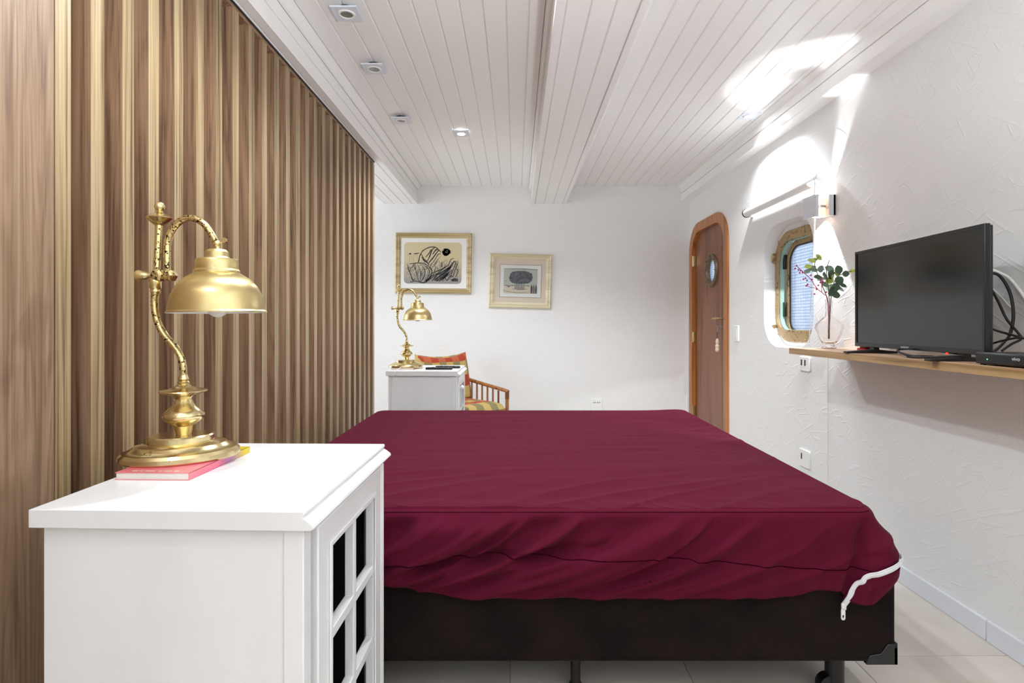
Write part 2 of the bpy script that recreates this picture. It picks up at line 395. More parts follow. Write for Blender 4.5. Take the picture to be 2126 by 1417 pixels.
# ------------------------------------------------------------------ walls
wb = MB().box(XL, XR+.25, YB, YB+.12, 0, 2.7).build('wall_back', M['wall_b'])
tag(wb, 'white trowelled plaster wall with the two framed pictures', 'wall', kind='structure')
wl = MB().box(XL-.1, XL, Y0, 2.5, 0, 2.7).box(XL-.1, XL, 5.3, YB+.12, 0, 2.7).box(XL-.1, XL, 2.5, 5.3, 2.45, 2.7).box(XL-.1, XL, 2.5, 5.3, 0, .5).build('wall_far_left', M['plain'])
tag(wl, 'white wall on the far left side behind the wooden slats', 'wall', kind='structure')
wr = MB().box(XL-.1, -1.6, Y0-.1, Y0, 0, 2.7).box(1.0, XR+.25, Y0-.1, Y0, 0, 2.7).box(-1.6, 1.0, Y0-.1, Y0, 2.35, 2.7).box(-1.6, 1.0, Y0-.1, Y0, 0, 1.35).build('wall_rear', M['plain'])  # opening added and sized for the light it lets in from behind
tag(wr, 'white wall behind the viewer with an added opening for light', 'wall', kind='structure')

# right wall with the door opening and the window niche
DY0, DY1, DZ = 4.556, 5.56, 2.135
door_out = rr(DY0, DY1, 0.0, DZ, (0.001, .27, .27, 0.001), 10)
NY0, NY1, NZ0, NZ1 = 3.262, 3.915, 1.015, 1.84
niche = rr(NY0, NY1, NZ0, NZ1, .2, 10)
w = MB()
def wallrect(y0, y1, z0, z1): w.add([(XR, y0, z0), (XR, y1, z0), (XR, y1, z1), (XR, y0, z1)], [(0, 1, 2, 3)])
def fans(outline, y0, y1, z0, z1, n):
    for k, (cy, cz) in enumerate(((y1, z0), (y1, z1), (y0, z1), (y0, z0))):
        arc = outline[k*(n+1):(k+1)*(n+1)]
        vs = [(XR, cy, cz)]+[(XR, a, b) for a, b in arc]
        w.add(vs, [(0, i+1, i+2) for i in range(n)])
wallrect(Y0, NY0, 0, 2.7); wallrect(NY0, NY1, 0, NZ0); wallrect(NY0, NY1, NZ1, 2.7); wallrect(NY1, DY0, 0, 2.7); wallrect(DY0, DY1, DZ, 2.7); wallrect(DY1, YB, 0, 2.7)
fans(niche, NY0, NY1, NZ0, NZ1, 10); fans(door_out, DY0, DY1, 0, DZ, 10)
nn = len(niche)
FY0, FY1, FZ0, FZ1 = 3.30, 3.905, 1.05, 1.795
flange_out = rr(FY0, FY1, FZ0, FZ1, .2, 10)
XN = 1.835
w.add([(XR, a, b) for a, b in niche]+[(XN, a*.96+.04*3.6, b*.985+.015*1.42) for a, b in niche]+[(XN, a*.9+.1*3.6, b*.9+.1*1.42) for a, b in flange_out],
      [(i, (i+1) % nn, nn+(i+1) % nn, nn+i) for i in range(nn)]+[(nn+i, nn+(i+1) % nn, 2*nn+(i+1) % nn, 2*nn+i) for i in range(nn)])
# outer skin, also with openings
w.box(XR+.2, XR+.22, Y0, FY0, 0, 2.7); w.box(XR+.2, XR+.22, FY1, DY0, 0, 2.7); w.box(XR+.2, XR+.22, FY0, FY1, 0, FZ0+.05); w.box(XR+.2, XR+.22, FY0, FY1, FZ1, 2.7)
w.box(XR+.2, XR+.22, DY1, YB, 0, 2.7); w.box(XR+.2, XR+.22, DY0, DY1, DZ, 2.7)
o = w.build('wall_right', M['wall'], smooth=30)
tag(o, 'white trowelled plaster wall with the television and arched door', 'wall', kind='structure')
# baseboards
b = MB().box(XR-.014, XR, 2.05, DY0-.002, 0, .078).build('baseboard_right', M['base'], bevel=.003)
tag(b, 'pale grey baseboard along the foot of the right wall, far piece', 'baseboard', kind='structure')
b = MB().box(XR-.014, XR, Y0, 2.047, 0, .078).build('baseboard_right', M['base'], bevel=.003)
tag(b, 'pale grey baseboard along the right wall, near piece', 'baseboard', kind='structure')
b = MB().box(XL, XR-.02, YB-.014, YB, 0, .078).build('baseboard_back', M['base'], bevel=.003)
tag(b, 'pale grey baseboard under the pictures', 'baseboard', kind='structure')

# ------------------------------------------------------------------ ceiling
ce = thing('ceiling', 'cream painted tongue-and-groove plank ceiling', 'ceiling', (0, 0, 0), kind='structure')
MB().box(XL, XR+.2, Y0, YB+.1, ZC+.006, ZC+.1).build('ceiling_deck', M['groove'], ce)
LEN0, LEN1 = Y0, YB
def plank_mesh(wd):
    # plank lying along Y, face down at z=0, small chamfers
    c = .004; g = .0018
    pr = [(g, .007), (g, c), (g+c, 0), (wd-g-c, 0), (wd-g, c), (wd-g, .007)]
    return MB().extr(pr, LEN0, LEN1, 'Y')
pm = plank_mesh(.1015).build('plank', M['ceil'], ce, off=(0, 0, 0), smooth=0)
pm.location = (-0.96, 0, ZC)
def plank(x, z, width=None, parent=ce):
    if width is None: p = pm.copy(); C.objects.link(p)
    else: p = plank_mesh(width).build('plank', M['ceil'], parent, off=(0, 0, 0), smooth=0)
    p.parent = parent; p.location = (x, 0, z); return p
x = -0.8585
while x+.1015 < .13: plank(x, ZC); x += .1015
plank(x, ZC, .13-x) if .13-x > .02 else None
plank(-1.0, ZC, .04)
x = .585
for k in range(10): plank(x, ZC); x += .1015
plank(x, ZC, 1.665-x)
x = -1.43
while x > XL: plank(x, ZC); x -= .1015
# right soffit
so = thing('trim_1', 'shallow white plank soffit running along the top of the right wall', 'soffit', (0, 0, 0), kind='structure')
MB().box(1.67, XR+.01, Y0, YB, ZR+.004, ZC+.02).build('soffit_core', M['groove'], so)
MB().box(1.663, 1.671, Y0, YB, ZR, ZR+.068).build('plank', M['ceil'], so, bevel=.003)
MB().box(1.663, 1.671, Y0, YB, ZR+.072, ZC-.025).build('plank', M['ceil'], so, bevel=.003)
MB().extr([(1.663, ZC-.03), (1.63, ZC-.002), (1.66, ZC+.001), (1.67, ZC-.01)], Y0, YB, 'Y').build('cornice_strip', M['ceil'], so)
MB().box(1.664, XR+.005, Y0, YB, ZR-.002, ZR+.006).build('soffit_underside', M['ceil'], so)
# centre beam
be = thing('trim_2', 'boxed ceiling beam clad in cream planks', 'beam', (0, 0, 0), kind='structure')
MB().extr([(.16, ZC+.01), (.16, ZS+.006), (.49, ZS+.006), (.57, ZC+.01)], Y0, YB, 'Y').build('beam_core', M['groove'], be)
MB().extr([(.128, ZC), (.128, ZC-.02), (.14, ZC-.05), (.152, ZC-.05), (.17, ZC)], Y0, YB, 'Y').build('cornice_strip', M['ceil'], be)
MB().box(.152, .162, Y0, YB, ZS+.012, ZC-.03).build('beam_side', M['ceil'], be)
MB().extr([(.150, ZS+.03), (.148, ZS-.004), (.186, ZS-.004), (.186, ZS+.01), (.162, ZS+.03)], Y0, YB, 'Y').build('corner_strip', M['ceil'], be, bevel=.003)
for k in range(3): plank(.188+.094*k, ZS, .094, be)
MB().extr([(.470, ZS+.01), (.470, ZS-.004), (.503, ZS-.004), (.590, ZC-.002), (.56, ZC)], Y0, YB, 'Y').build('corner_strip', M['ceil'], be, bevel=.003)
# left soffit
sl = thing('trim_3', 'boxed plank soffit above the wooden slats', 'soffit', (0, 0, 0), kind='structure')
MB().box(-1.325, -1.008, Y0, YB, ZS+.006, ZC+.02).build('soffit_core', M['groove'], sl)
for k, (a, b_) in enumerate(((ZS-.002, ZS+.075), (ZS+.079, ZC-.035))): MB().box(-1.008, -1.0, Y0, YB, a, b_).build('plank', M['ceil'], sl, bevel=.003)
MB().extr([(-1.0, ZC-.034), (-.985, ZC-.03), (-.965, ZC-.006), (-.96, ZC+.001), (-1.004, ZC+.001)], Y0, YB, 'Y').build('cornice_strip', M['ceil'], sl)
for k in range(3): plank(-1.33+.093*k, ZS, .093, sl)
plank(-1.33+.279, ZS, .046, sl)
MB().box(-1.332, -1.325, Y0, YB, ZS-.002, ZC).build('soffit_side', M['ceil'], sl)

# ------------------------------------------------------------------ slatted wall
sw = thing('wall_left', 'wooden slat wall of dark boards with pale striped edges', 'slat wall', (XS, 0, 0), kind='structure')
ZT = ZS-.003
MB().box(XS-.09, XS-.058, -.6, 4.135, 0, ZT).build('backing_panel', M['slat_side'], sw)
MB().box(XS-.058, XS, -.6, 1.270, 0, ZT).build('flat_panel', M['panel'], sw, bevel=.001)
sy = [1.273, 1.380, 1.491, 1.597, 1.716, 1.834, 1.952, 2.070, 2.196, 2.309, 2.430, 2.549, 2.669, 2.786, 2.904, 3.028, 3.150, 3.268, 3.384, 3.503, 3.618, 3.735, 3.849, 3.968, 4.089]
s0 = None
for y in sy:
    if s0 is None:
        q = MB().box(-.058, 0, 0, .045, 0, ZT-.02); q.mi = [1 if i == 3 else 0 for i in range(6)]
        s0 = q.build('slat', [M['slat_side'], M['slat_front']], sw, off=(0, 0, 0), smooth=0); s = s0
    else: s = link_copy(s0, sw)
    s.location = (0, y, 0)
MB().box(XS-.058, XS-.002, 1.272, 4.135, ZT-.02, ZT).build('top_rail', M['slat_side'], sw)
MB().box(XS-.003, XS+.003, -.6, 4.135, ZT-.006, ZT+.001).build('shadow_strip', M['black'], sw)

# ------------------------------------------------------------------ door
dr = thing('door_1', 'brown wooden arched ship-style door with round porthole', 'door', (XR, (DY0+DY1)/2, 0), kind='structure')
dfo = door_out; di = rr(DY0+.085, DY1-.085, 0.0, DZ-.085, (0.001, .2, .2, 0.001), 10)
MB().ring(dfo, di, XR-.016, XR+.06).build('door_frame', M['door_frame'], dr, bevel=.004)
leaf_out = rr(DY0+.087, DY1-.087, 0.004, DZ-.087, (0.001, .2, .2, 0.001), 10)
pc = (5.015, 1.648)
def ray_hit(c, ang, poly):
    dx, dy = math.cos(ang), math.sin(ang); best = None
    for i in range(len(poly)):
        a, b = poly[i], poly[(i+1) % len(poly)]
        ex, ey = b[0]-a[0], b[1]-a[1]; den = dx*ey-dy*ex
        if abs(den) < 1e-12: continue
        t = ((a[0]-c[0])*ey-(a[1]-c[1])*ex)/den; u_ = ((a[0]-c[0])*dy-(a[1]-c[1])*dx)/den
        if t > 0 and -1e-6 <= u_ <= 1+1e-6 and (best is None or t < best): best = t
    return (c[0]+dx*best, c[1]+dy*best)
angs = sorted([2*PI*i/72 for i in range(72)]+[math.atan2(b-pc[1], a-pc[0]) % (2*PI) for a, b in leaf_out])
angs = [a for i, a in enumerate(angs) if i == 0 or a-angs[i-1] > 1e-4]
lo_ = [ray_hit(pc, a, leaf_out) for a in angs]; li_ = [(pc[0]+.118*math.cos(a), pc[1]+.118*math.sin(a)) for a in angs]
MB().ring(lo_, li_, XR+.022, XR+.06).build('door_leaf', M['door'], dr, smooth=20)
po = MB().lathe([(.112, XR+.062), (.112, XR+.012), (.118, XR+.002), (.146, XR+.004), (.150, XR+.012), (.150, XR+.022)], 48, (0, pc[0], pc[1]), 'X', caps=False).build('porthole_ring', M['brass_dark'], dr)
po.location = (0, 0, 0)
for k in range(8):
    a = 2*PI*k/8; b = MB().ball((XR+.002, pc[0]+.132*math.cos(a), pc[1]+.132*math.sin(a)), .011, 8).build('bolt', M['brass_dark'], po, off=dr['_o'])
MB().lathe([(.0001, XR+.04), (.113, XR+.04), (.113, XR+.045), (.0001, XR+.045)], 32, (0, pc[0], pc[1]), 'X').build('porthole_glass', M['pane'], po, off=dr['_o'])
for z in (1.176+(670-543)/F*5.5, 1.176-(699-670)/F*5.5, 1.176-(851-670)/F*5.5):
    MB().box(XR-.006, XR+.016, DY1-.1, DY1-.066, z-.05, z+.05).cyl((XR-.006, DY1-.083, z-.055), (XR-.006, DY1-.083, z+.055), .007, 10).build('hinge', M['brass'], dr)
h = MB().lathe([(.024, XR+.02), (.024, XR+.012), (.02, XR+.009), (.0001, XR+.009)], 20, (0, 4.70, 1.213), 'X')
h.tube([(XR+.01, 4.70, 1.213), (XR-.04, 4.70, 1.213), (XR-.052, 4.715, 1.213), (XR-.052, 4.76, 1.215), (XR-.05, 4.81, 1.211)], .009, 10, radii=[.011, .01, .011, .012, .008]).build('door_handle', M['brass_old'], dr)
MB().lathe([(.018, XR+.02), (.018, XR+.012), (.0001, XR+.01)], 16, (0, 4.70, 1.147), 'X').build('keyhole_plate', M['brass_old'], dr)
k_ = thing('key_ring', 'key in the door lock with small carved bone fob', 'keys', (XR-.02, 4.715, 1.145))
MB().tube([(XR+.015, 4.70, 1.147), (XR-.03, 4.705, 1.146)], .003, 8).lathe([(.0001, -.003), (.012, -.003), (.012, .003), (.0001, .003)], 12, (XR-.038, 4.706, 1.146), 'Y').build('key', M['steel'], k_)
MB().tube([(XR-.04, 4.71+.012*math.cos(t), 1.12+.018*math.sin(t)) for t in [2*PI*i/14 for i in range(14)]], .0016, 6, closed=True).build('split_ring', M['steel'], k_)
MB().tube([(XR-.04, 4.71, 1.102), (XR-.04, 4.712, 1.04)], .0015, 6).build('cord', M['black'], k_)
MB().lathe([(.004, 1.045), (.012, 1.035), (.016, 1.015), (.011, .995), (.019, .98), (.015, .962), (.019, .945), (.012, .93), (.003, .925)], 12, (XR-.04, 4.713, 0)).build('fob', M['bone'], k_)

# ------------------------------------------------------------------ window
wi = thing('window_1', 'brass framed ship window set in rounded wall niche', 'window', (XN, 3.6, 1.42), kind='structure')
fin = rr(3.34, 3.877, 1.13, 1.73, (.10, .15, .15, .10), 10)
MB().ring(flange_out, fin, XN-.012, XN+.012).build('window_frame', M['brass_old'], wi, bevel=.003)
fin2 = [(3.6+(a-3.6)*1.0, b) for a, b in fin]
MB().ring([(a+(.006 if a > 3.6 else -.006), b+(.006 if b > 1.42 else -.006)) for a, b in fin], fin, XN+.012, XN+.04).build('window_lining', M['teal'], wi)
so_ = rr(3.33, 3.850, 1.085, 1.735, (.09, .15, .15, .09), 10); si_ = rr(3.36, 3.818, 1.12, 1.70, (.07, .12, .12, .07), 10)
sash = MB().ring(so_, si_, XN+.042, XN+.066).build('sash', M['brass_old'], wi, bevel=.004)
si2 = rr(3.362, 3.816, 1.122, 1.698, (.07, .12, .12, .07), 10); si3 = rr(3.374, 3.808, 1.13, 1.69, (.065, .112, .112, .065), 10)
MB().ring(si2, si3, XN+.046, XN+.062).build('sash_gasket', M['black'], sash, off=wi['_o'])
MB().extr(si2, XN+.052, XN+.057).build('pane', M['pane'], sash, off=wi['_o'])
for z in (1.27, 1.60): MB().box(XN+.03, XN+.055, 3.845, 3.880, z-.05, z+.05).build('sash_hinge', M['black'], wi, bevel=.004)
for z in (1.13, 1.63): MB().box(XN-.03, XN+.005, 3.888, 3.915, z-.035, z+.035).cyl((XN-.03, 3.90, z-.03), (XN-.03, 3.90, z+.03), .008, 10).build('hinge_lug', M['brass_old'], wi, bevel=.003)
MB().box(XN-.01, XN+.03, 3.34, 3.385, 1.225, 1.245).box(XN-.01, XN+.03, 3.34, 3.362, 1.225, 1.30).box(XN-.01, XN+.03, 3.34, 3.385, 1.28, 1.30).build('latch_keeper', M['brass_old'], wi, bevel=.003)
MB().box(XN-.01, XN+.03, 3.34, 3.375, 1.58, 1.60).box(XN-.01, XN+.03, 3.34, 3.375, 1.545, 1.56).build('latch_keeper', M['brass_old'], wi, bevel=.003)
for (a, b_) in ((3.85, 1.74), (3.62, 1.772), (3.86, 1.10), (3.7, 1.072), (3.5, 1.068), (3.892, 1.5), (3.892, 1.3)):
    MB().lathe([(.0001, XN-.016), (.007, XN-.014), (.008, XN-.01)], 10, (0, a, b_), 'X').build('screw', M['brass_old'], wi)

# ------------------------------------------------------------------ roller blind
rb = thing('roller_blind', 'rolled-up white roller blind above the brass window', 'blind', (XR, 3.6, 1.985))
MB().lathe([(.0001, 3.125), (.029, 3.125), (.029, 4.085), (.0001, 4.085)], 28, (1.70, 0, 1.985), 'Y').build('fabric_roll', M['plastic'], rb)
MB().box(1.69, XR, 3.105, 3.12, 1.95, 2.025).build('bracket', M['plastic'], rb, bevel=.004)
MB().box(1.69, XR, 4.09, 4.10, 1.955, 2.015).build('bracket', M['plastic'], rb, bevel=.003)
MB().lathe([(.0001, 4.087), (.033, 4.087), (.033, 4.094), (.0001, 4.094)], 24, (1.70, 0, 1.985), 'Y').build('end_cap', M['chrome'], rb)
MB().lathe([(.0001, 3.085), (.028, 3.085), (.034, 3.09), (.034, 3.118), (.0001, 3.118)], 24, (1.70, 0, 1.985), 'Y').build('chain_wheel', M['plastic'], rb)
ch = [(1.672, 3.10, 1.975), (1.668, 3.11, 1.6), (1.655, 3.13, 1.065)]
MB().tube(spline(ch, 6), .003, 6, radii=[.0045]*6+[.0028]*7).build('pull_chain', M['plastic'], rb)

# ------------------------------------------------------------------ sconce
sc = thing('wall_sconce', 'grey box wall light casting beams up and down above the vase', 'wall lamp', (XR, 3.1, 1.823))
z0, z1 = 1.767, 1.88
arc = [(XR-.006, 3.035), (XR-.006, 3.045), (1.722, 3.055), (1.722, 3.06), (XR, 3.05), (XR, 3.03)]
MB().box(XR-.012, XR, 3.035, 3.165, z0, z1).box(1.715, XR, 3.035, 3.042, z0, z1).build('back_plate', mat('grey_lacquer', srgb(206, 208, 214), 0.4), sc, bevel=.001)
MB().extr([(1.640, 3.17), (1.648, 3.065), (1.655, 3.058), (1.668, 3.058), (1.668, 3.062), (1.652, 3.068), (1.645, 3.17)], z0-.004, z1+.004, 'Z').build('front_plate', MATS['grey_lacquer'], sc)
MB().lathe([(.034, z0+.004), (.034, z1-.004)], 24, (1.695, 3.105, 0), caps=False).build('glass_tube', M['sconce_glow'], sc)
MB().lathe([(.036, 1.816), (.036, 1.83)], 24, (1.695, 3.105, 0), caps=False).build('band', M['steel'], sc)
MB().box(1.65, XR-.01, 3.15, 3.165, 1.81, 1.835).build('bracket_arm', MATS['grey_lacquer'], sc)
light('sconce_up', 'SPOT', (-.055, .005, .04), 15, (.94, .97, 1.0), (PI-math.radians(2), 0, 0), sc, spot_size=math.radians(74), spot_blend=.25, shadow_soft_size=.01)
light('sconce_down', 'SPOT', (-.055, .005, -.04), 26, (.94, .97, 1.0), (math.radians(18), 0, 0), sc, spot_size=math.radians(96), spot_blend=.08, shadow_soft_size=.01)

# ------------------------------------------------------------------ unseen uplighter added behind the viewer to brighten the ceiling
fu = thing('fill_uplighter', 'slim white unseen uplighter added to brighten the ceiling', 'added uplighter', (.55, -.45, 0))
MB().lathe([(.001, 0), (.14, 0), (.14, .012), (.13, .02), (.001, .022)], 32, (.55, -.45, 0)).build('base', M['plastic'], fu)
MB().cyl((.55, -.45, .02), (.55, -.45, .98), .011, 16).build('pole', M['steel'], fu)
MB().lathe([(.012, .95), (.05, .965), (.11, 1.0), (.15, 1.05), (.146, 1.05), (.106, 1.004), (.05, .972), (.001, .968)], 40, (.55, -.45, 0)).build('bowl_shade', M['plastic'], fu, smooth=60)
MB().ball((.55, -.45, 1.01), .028, 14).build('bulb', M['lamp_on'], fu)
light('uplight', 'SPOT', (0, 0, 1.055), 125, (.88, .95, 1.0), (PI, 0, 0), fu, spot_size=math.radians(170), spot_blend=.3, shadow_soft_size=.06)

# ------------------------------------------------------------------ ceiling spotlights
def downlight(x, y, lit, label, tilt=0, power=0, blend=.6, size=100):
    t = thing('ceiling_spotlight', label, 'ceiling light', (x, y, ZC-.002), group='square ceiling spotlights')
    z = ZC-.002; h = .058
    ot = [(x-h, y-h), (x+h, y-h), (x+h, y+h), (x-h, y+h)]
    sq = []
    for i in range(32):
        a = 2*PI*i/32; c, s_ = math.cos(a), math.sin(a); k = h/max(abs(c), abs(s_)); sq.append((x+c*k, y+s_*k))
    ci = [(x+.036*math.cos(2*PI*i/32), y+.036*math.sin(2*PI*i/32)) for i in range(32)]
    dz_ = .004 if lit else .016
    MB().ring(sq, ci, z-.007-dz_, z-dz_, 'Z').build('plate', M['plate'], t)
    if not lit: MB().lathe([(.034, z-dz_-.002), (.034, z+.002)], 20, (x, y, 0)).build('housing', M['chrome'], t)
    MB().ring([(x+.038*math.cos(2*PI*i/32), y+.038*math.sin(2*PI*i/32)) for i in range(32)], [(x+.027*math.cos(2*PI*i/32), y+.027*math.sin(2*PI*i/32)) for i in range(32)], z-.011-dz_, z-dz_-.001, 'Z').build('lamp_ring', M['plastic'], t, bevel=.002)
    MB().lathe([(.0001, z-.006-dz_), (.0275, z-.008-dz_), (.0275, z-.003-dz_)], 24, (x, y, 0)).build('lens', M['lamp_on'] if lit else M['lamp_off'], t)
    MB().box(x-.008, x+.008, y+.05, y+.064, z-.006, z+.001).build('spring_clip', M['chrome'], t)
    if lit:
        light('spot_beam', 'SPOT', (0, 0, -.03), power, (.88, .95, 1.0), (0, 0, 0), t, spot_size=math.radians(size), spot_blend=blend, shadow_soft_size=.03)
    return t
downlight(-.748, 2.443, False, 'unlit square ceiling spotlight nearest the viewer')
downlight(-.762, 2.972, False, 'unlit square ceiling spotlight in the middle of its row of three')
downlight(-.775, 3.73, False, 'unlit square ceiling spotlight farthest back in its row of three')
downlight(-.40, 4.02, True, 'lit square ceiling spotlight shining above the far nightstand', power=50, size=140)
downlight(1.545, 3.68, True, 'lit square ceiling spotlight close to the right wall', power=30, size=130)
downlight(-.72, .30, True, 'added unseen ceiling spotlight above the viewer on the left', power=8, size=150)  # added out of view; angle follows the shadow under the nightstand top
downlight(-.45, 1.40, True, 'added unseen ceiling spotlight brightening the near nightstand', power=20, size=150)  # added out of view to brighten the nightstand top
downlight(-.15, 2.05, True, 'added unseen ceiling spotlight brightening the near side of the bed', power=31, size=150)  # added out of view to light the bed from above

# ------------------------------------------------------------------ shelf and television
SX, SZ = 1.45, 1.044
sh = thing('wall_shelf', 'long brown wooden wall shelf under the television', 'shelf', (XR, 2.0, SZ-.031))
q = MB().box(SX, XR, .4, 2.946, SZ-.031, SZ); q.mi = [0, 0, 1, 1, 1, 1]
q.build('board', [M['shelf_top'], M['shelf_edge']], sh, bevel=.0012)
# television: local x along screen (far -> near), y out of the screen, z up
tvA = Vector((1.552, 2.54)); tvB = Vector((1.520, 1.797))
tw = (tvB-tvA).length; ang = math.atan2(tvB.y-tvA.y, tvB.x-tvA.x)
tv = bpy.data.objects.new('television', None); C.objects.link(tv); tag(tv, 'black flat-screen television standing on the wooden wall shelf', 'television')
tv.location = (tvA.x, tvA.y, SZ); tv.rotation_euler = (0, 0, ang)
zb, zt = .026, .456
# in local frame: -y direction faces the room (screen)
lx = Vector((math.cos(ang), math.sin(ang))); ln = Vector((-lx.y, lx.x))
sgn = -1 if ln.x > 0 else 1      # sgn*local y points to -X (room)
def ty(v): return sgn*v
def tvbox(x0, x1, y0, y1, za, zb_): 
    a, b = sorted((ty(y0), ty(y1))); return MB().box(x0, x1, a, b, za, zb_)
bz = .012
MB().ring([(0, zb), (tw, zb), (tw, zt), (0, zt)], [(bz, zb+.018), (tw-bz, zb+.018), (tw-bz, zt-bz), (bz, zt-bz)], *sorted((ty(0), ty(-.018))), axis='Y').build('bezel', M['bezel'], tv, off=(0, 0, 0), bevel=.0015)
tvbox(bz-.002, tw-bz+.002, -.004, -.012, zb+.016, zt-bz+.002).build('screen', M['screen'], tv, off=(0, 0, 0))
tvbox(.003, tw-.003, -.018, -.03, zb+.004, zt-.004).build('back_shell', M['black'], tv, off=(0, 0, 0), bevel=.004)
tvbox(.08, tw-.08, -.03, -.065, zb+.02, zt-.12).build('back_bulge', M['black'], tv, off=(0, 0, 0), bevel=.012)
for px in (.10, tw-.13):
    f_ = MB(); a0, a1 = sorted((ty(.105), ty(-.11)))
    f_.extr([(a0, 0), (a1, 0), (a1, .008), (ty(-.02)+(.012 if sgn < 0 else .012), .016), (ty(-.02)+.012, zb+.02), (ty(-.02)-.012, zb+.02), (ty(-.02)-.012, .016), (a0, .008)], px, px+.032, 'X')
    f_.build('stand_foot', M['black'], tv, off=(0, 0, 0), bevel=.002)
mt = Matrix.Translation((tw*.47, ty(.0008), zb+.009)) @ (Matrix.Rotation(PI/2, 4, 'X') if sgn < 0 else Matrix.Rotation(PI, 4, 'Z') @ Matrix.Rotation(PI/2, 4, 'X'))
text_mesh('brand_lettering', 'SAMSUNG', .011, M['logo'], tv, mt)
MB().box(tw-.17, tw-.163, *sorted((ty(.0), ty(.002))), zb-.006, zb+.001).build('standby_light', M['led'], tv, off=(0, 0, 0))

bx_ = thing('set_top_box', 'small black set-top box beside the television foot', 'set-top box', (1.46, 1.63, SZ))
MB().box(1.462, 1.60, 1.50, 1.766, SZ+.004, SZ+.040).build('case', M['black'], bx_, bevel=.004)
MB().box(1.4595, 1.463, 1.508, 1.758, SZ+.008, SZ+.036).build('front_panel', M['bezel'], bx_, bevel=.001)
for yy in (1.52, 1.75):
    for xx in (1.475, 1.585): MB().cyl((xx, yy, SZ), (xx, yy, SZ+.005), .008, 12).build('foot', M['black'], bx_)
text_mesh('brand_lettering', 'vivo', .016, M['logo'], bx_, Matrix.Translation((-.0008, 1.618-1.63, .026)) @ Matrix.Rotation(-PI/2, 4, 'Z') @ Matrix.Rotation(PI/2, 4, 'X'))
MB().box(1.459, 1.46, 1.715, 1.718, SZ+.018, SZ+.021).build('status_light', emit('green_led', srgb(120, 255, 150), 1.5), bx_)

def cable(name, pts, r, label, m='cable'):
    o = MB().tube(spline(pts, 8), r, 8).build(name, M[m]); tag(o, label, 'cable', 'cables behind the television'); return o
cable('cable', [W(2052, 566, 1.64), W(2075, 572, 1.67), W(2096, 605, 1.69), W(2104, 650, 1.69), W(2098, 690, 1.68), W(2082, 712, 1.65), W(2062, 731, 1.62)], .0052, 'thick black cable looping beside the television edge')
cable('cable', [W(2052, 590, 1.62), W(2072, 625, 1.66), W(2090, 662, 1.68), W(2113, 690, 1.68), W(2120, 703, 1.67), W(2100, 714, 1.65), W(2080, 728, 1.62)], .004, 'black cable crossing behind the television to the shelf')
cable('cable', [W(2050, 676, 1.62), W(2064, 684, 1.64), W(2090, 692, 1.66), W(2140, 705, 1.68), W(2200, 715, 1.66)], .004, 'black cable running low towards the frame edge')
cable('cable', [W(2050, 716, 1.62), W(2085, 706, 1.63), W(2125, 702, 1.64), W(2190, 724, 1.62)], .0035, 'black cable lying flat just above the set-top box')
cable('cable', [W(2050, 557, 1.68), W(2075, 566, 1.72), W(2102, 584, 1.74), W(2140, 640, 1.742), W(2170, 720, 1.74)], .0052, 'white cable arching down the wall beside the television', 'plastic')
cable('cable', [W(2062, 600, 1.742), W(2078, 615, 1.744), W(2092, 632, 1.744), W(2102, 640, 1.742)], .002, 'thin white cable stub on the wall', 'plastic')
cable('cable', [(1.54, 1.93, SZ+.012), (1.49, 2.03, SZ+.006), (1.475, 2.12, SZ+.016), (1.50, 2.17, SZ+.028), (1.56, 2.12, SZ+.03), (1.6, 2.0, SZ+.02)], .004, 'black cable coil on the shelf under the television')
cable('cable', [(1.54, 1.90, SZ+.02), (1.478, 1.98, SZ+.010), (1.472, 2.05, SZ+.005), (1.50, 2.12, SZ+.005), (1.58, 2.10, SZ+.005)], .0038, 'lower black cable loop on the shelf under the television')
rd = thing('red_object', 'small red plastic item behind the television foot', 'ornament', (1.585, 2.51, SZ))
MB().extr(rr(1.56, 1.61, 2.475, 2.545, .012, 5), SZ, SZ+.018, 'Z').build('body', M['red'], rd, bevel=.003)
MB().extr(rr(1.568, 1.602, 2.483, 2.537, .01, 5), SZ+.018, SZ+.028, 'Z').build('lid', M['red'], rd, bevel=.003)

# ------------------------------------------------------------------ vase with branches
VX, VY = 1.615, 2.86
vz = thing('glass_vase', 'clear ribbed glass vase holding branches on the shelf', 'vase', (VX, VY, SZ))
prof = [(.034, .0), (.036, .004), (.024, .012), (.026, .02), (.040, .04), (.056, .075), (.066, .105), (.062, .122), (.040, .146), (.019, .165), (.0165, .19), (.0165, .232), (.019, .252)]
pin = [(max(r-.0025, .001), z+(.004 if z < .03 else 0)) for r, z in prof[3:]][::-1]
me = MB(); nn_ = 48
full = prof+pin+[(.0005, .026)]
vs, fs = [], []
for r, z in full:
    for i in range(nn_):
        a = 2*PI*i/nn_; k = 1+.035*math.cos(12*a)*(1 if .03 < z < .14 else 0)
        vs.append((VX+r*k*math.cos(a), VY+r*k*math.sin(a), SZ+.001+z))
for k in range(len(full)-1):
    for i in range(nn_): fs.append((k*nn_+i, k*nn_+(i+1) % nn_, (k+1)*nn_+(i+1) % nn_, (k+1)*nn_+i))
fs.append(tuple(range(nn_))[::-1])
me.add(vs, fs); me.build('glass_body', M['glass'], vz, smooth=60)
for z in (.205, .235):
    for s_ in (-1, 1): MB().ball((VX+.5*s_*.04, VY-.002, SZ+z), .0035, 8).build('glass_bead', M['glass'], vz)
